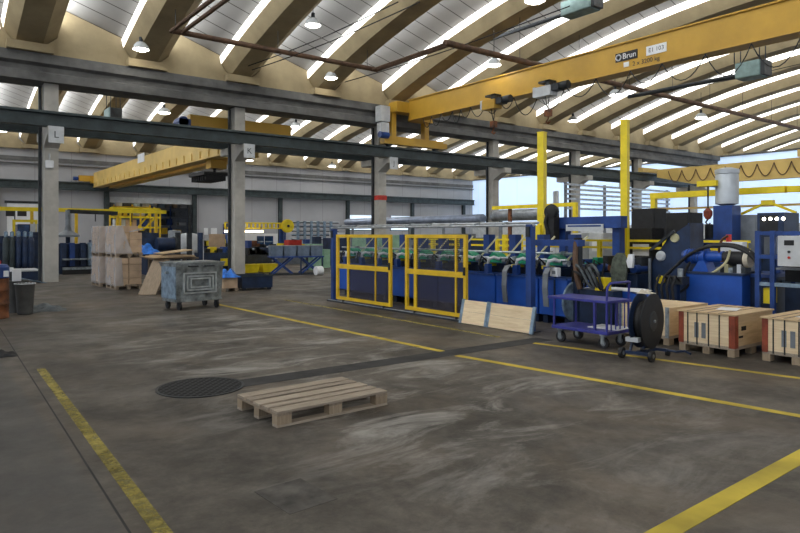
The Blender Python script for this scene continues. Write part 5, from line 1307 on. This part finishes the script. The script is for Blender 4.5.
for k in range(4):
    x = -.86 + k * .57; cx, sx = math.cos(-.3), math.sin(-.3)
    t = thing('grey_bin', ('leftmost of four grey-blue bins on the scissor table', 'second from left of four grey-blue bins on the scissor table', 'third from left of four grey-blue bins on the scissor table', 'rightmost of four grey-blue bins on the scissor table')[k], 'bin', (13.2 + x * cx, 24.6 + x * sx, .801), -.3, 'grey-blue bins on the scissor table')
    taper(-.24, -.28, .24, .28, 0, -.265, -.32, .265, .32, .42).build('bin', 'bin_blue', t); MB().box(-.275, -.33, .421, .275, .33, .45).build('rim', 'machine_gray', t)
o = MB().cyl((-.15, 0, .19), (.15, 0, .19), .19, n=20).build('grey_roll', 'white', None, True); o.location = (13.75, 23.6, 0); tag(o, 'white roll on the floor under the scissor table', 'roll')
o = MB().cyl((-.15, 0, .17), (.15, 0, .17), .17, n=20).build('grey_roll', 'pale_gray', None, True); o.location = (14.45, 23.35, 0); o.rotation_euler = (0, 0, .4); tag(o, 'grey roll on the floor right of the scissor table', 'roll')
t, w, h = bbox_thing('milling_machine', 'pale green machine with a dark seat right of the grey-blue bins', 'machine', 313, 323, 244, 27, .8, 'green_pale')
MB().box(w, -.1, .1, w + .35, .6, 1.0).build('side_box', 'green_pale', t); MB().box(-w - .45, -.2, .75, -w - .001, .5, 1.15, bev=.06).build('seat', 'steel_green', t); MB().box(-w - .3, .1, 0, -w - .2, .2, .75).build('stand', 'steel_dark', t); MB().box(-.1, .1, h, .25, .4, h + .35).build('head', 'navy', t)
t, w, h = bbox_thing('red_box', 'red box on a bench behind the grey-blue bins', 'box', 289, 302, 240, 33, .6, 'red', z0=ay(295, 247, 33).z)
o, w2, h2 = bbox_thing('low_bench', 'grey bench under the red box in the far bay', 'bench', 284, 312, 247.1, 33, .8, 'machine_gray')
# steel stock rack
a, b = ay(298, 221, 45), ay(331, 240, 45)
t = thing('bar_rack', 'grey rack of long steel bars against the back wall', 'rack', (a.x, 45, 0)); w = b.x - a.x
for k in range(6): MB().box(w * k / 5 - .08, -.1, 0, w * k / 5 + .08, .1, a.z).build('upright', 'galv_blue', t)
for r in range(5):
    z = b.z + (a.z - b.z) * r / 4.5; MB().box(-.3, .12, z, w + .8, .5, z + .06).build('arm', 'steel_dark', t)
    for c in range(4): MB().cyl((-.4, .17 + c * .09, z + .11), (w + .9, .17 + c * .09, z + .11), .045, n=8).build('bar', ('silver', 'galv_blue', 'pale_gray', 'duct')[(c + r) % 4], t)
# long stock benches and machines filling the far bay to the right
t, w, h = bbox_thing('machine', 'blue machine with white hood in the far bay behind the far gate', 'machine', 334, 350, 238, 30, 1.2, 'blue_dark'); MB().box(-w * .6, .2, h, w * .6, .8, h + .3).build('hood', 'white', t)
t, w, h = bbox_thing('machine', 'grey machine housing in the far bay between the two gates', 'machine', 391, 405, 236, 31, 1.4, 'pale_gray'); MB().box(-w * .5, -.03, h * .4, w * .3, -.0005, h * .8).build('door', 'machine_gray', t)
t, w, h = bbox_thing('machine', 'blue-grey machine in the far bay behind the middle gate', 'machine', 410, 436, 240, 26.9, 1.4, 'machine_gray'); MB().box(-w * .8, -.06, .2, w * .2, -.0005, h * .8).build('door', 'blue', t)
for k, u in enumerate((425, 433, 505, 520)):
    p = ax(u, 236, 13.8); t = thing('light_column', ('first yellow guard column from the left behind the middle gate', 'second yellow guard column from the left behind the middle gate', 'yellow guard column left of the tall fence post', 'yellow guard column just behind the tall fence post')[k], 'column', (13.8, p.y, 0), 0, 'yellow guard columns'); MB().box(-.05, -.07, .01, .05, .07, 1.72).build('column', 'safety', t); MB().box(-.1, -.12, 0, .1, .12, .01).build('foot_plate', 'steel_dark', t)
t, w, h = bbox_thing('machine', 'low blue machine block in the far bay behind the forming line', 'machine', 440, 520, 238, 29, 1.6, 'blue_dark'); MB().box(-w * .7, .2, h, -w * .1, 1.0, h + .25).build('cover', 'machine_gray', t)

# a further row of dark machines closing the view across the far bay
random.seed(77)
for (u0, u1, vt, Y, m, lb_) in ((41, 60, 246, 37, 'navy', 'dark machine cabinet half hidden behind the first column'), (93, 118, 240, 36, 'blue_dark', 'dark blue machine hidden behind the carton stacks'),
        (134, 150, 240, 34, 'navy', 'dark blue machine with pale top parts behind the plywood sheets'), (196, 212, 246, 33, 'navy', 'dark blue machine with a pale chute behind the dark blue post'), (214, 232, 247, 34, 'steel_dark', 'dark grey machine just left of the second column'),
        (248, 272, 248, 33, 'navy', 'dark machine with cable drums right of the second column'), (272, 296, 249, 36, 'blue_dark', 'dark blue machine behind the grey-blue bins'), (300, 332, 246, 37, 'machine_gray', 'grey machine with dark controls below the bar rack')):
    t, w, h = bbox_thing('machine', lb_, 'machine', u0, u1, vt, Y, 1.0, m)
    for k in range(5):
        x = -w + (2 * w - .35) * k / 5 + .05; d = random.uniform(.2, .35)
        MB().box(x, -.14, random.uniform(.3, .6), x + d, -.0005, h * random.uniform(.7, .98)).build('panel', random.choice(['blue', 'steel_dark', 'galv_blue', 'pale_gray', 'black', 'blue_dark']), t)
        MB().box(x, .1, h, x + d, .5, h + random.uniform(.08, .5)).build('fitting', random.choice(['black', 'galv', 'blue', 'safety', 'pale_gray', 'orange', 'steel_dark']), t)
    MB().cyl((-w, -.2, .25), (w, -.2, .25), .05, n=8).build('pipe', 'pipe', t)
# ================================================================ LIGHT, CAMERA
w = bpy.data.worlds.new('world'); sc.world = w; w.use_nodes = True
bg = w.node_tree.nodes['Background']; bg.inputs[0].default_value = (.80, .88, 1, 1); bg.inputs[1].default_value = .55
cam = bpy.data.cameras.new('camera'); co = bpy.data.objects.new('camera', cam); COL.objects.link(co)
co.location = (0, 0, CAM_Z); co.rotation_euler = (PI / 2, 0, -TH)
cam.sensor_width = 36; cam.lens = F_PX / 800 * 36; cam.shift_y = -(266.5 - V_H) / 800
cam.clip_end = 400; cam.clip_start = .05
sc.camera = co
sc.view_settings.view_transform = 'Standard'; sc.view_settings.look = 'None'; sc.view_settings.gamma = 1.0; sc.view_settings.use_curve_mapping = False
sc.view_settings.exposure = EXPO
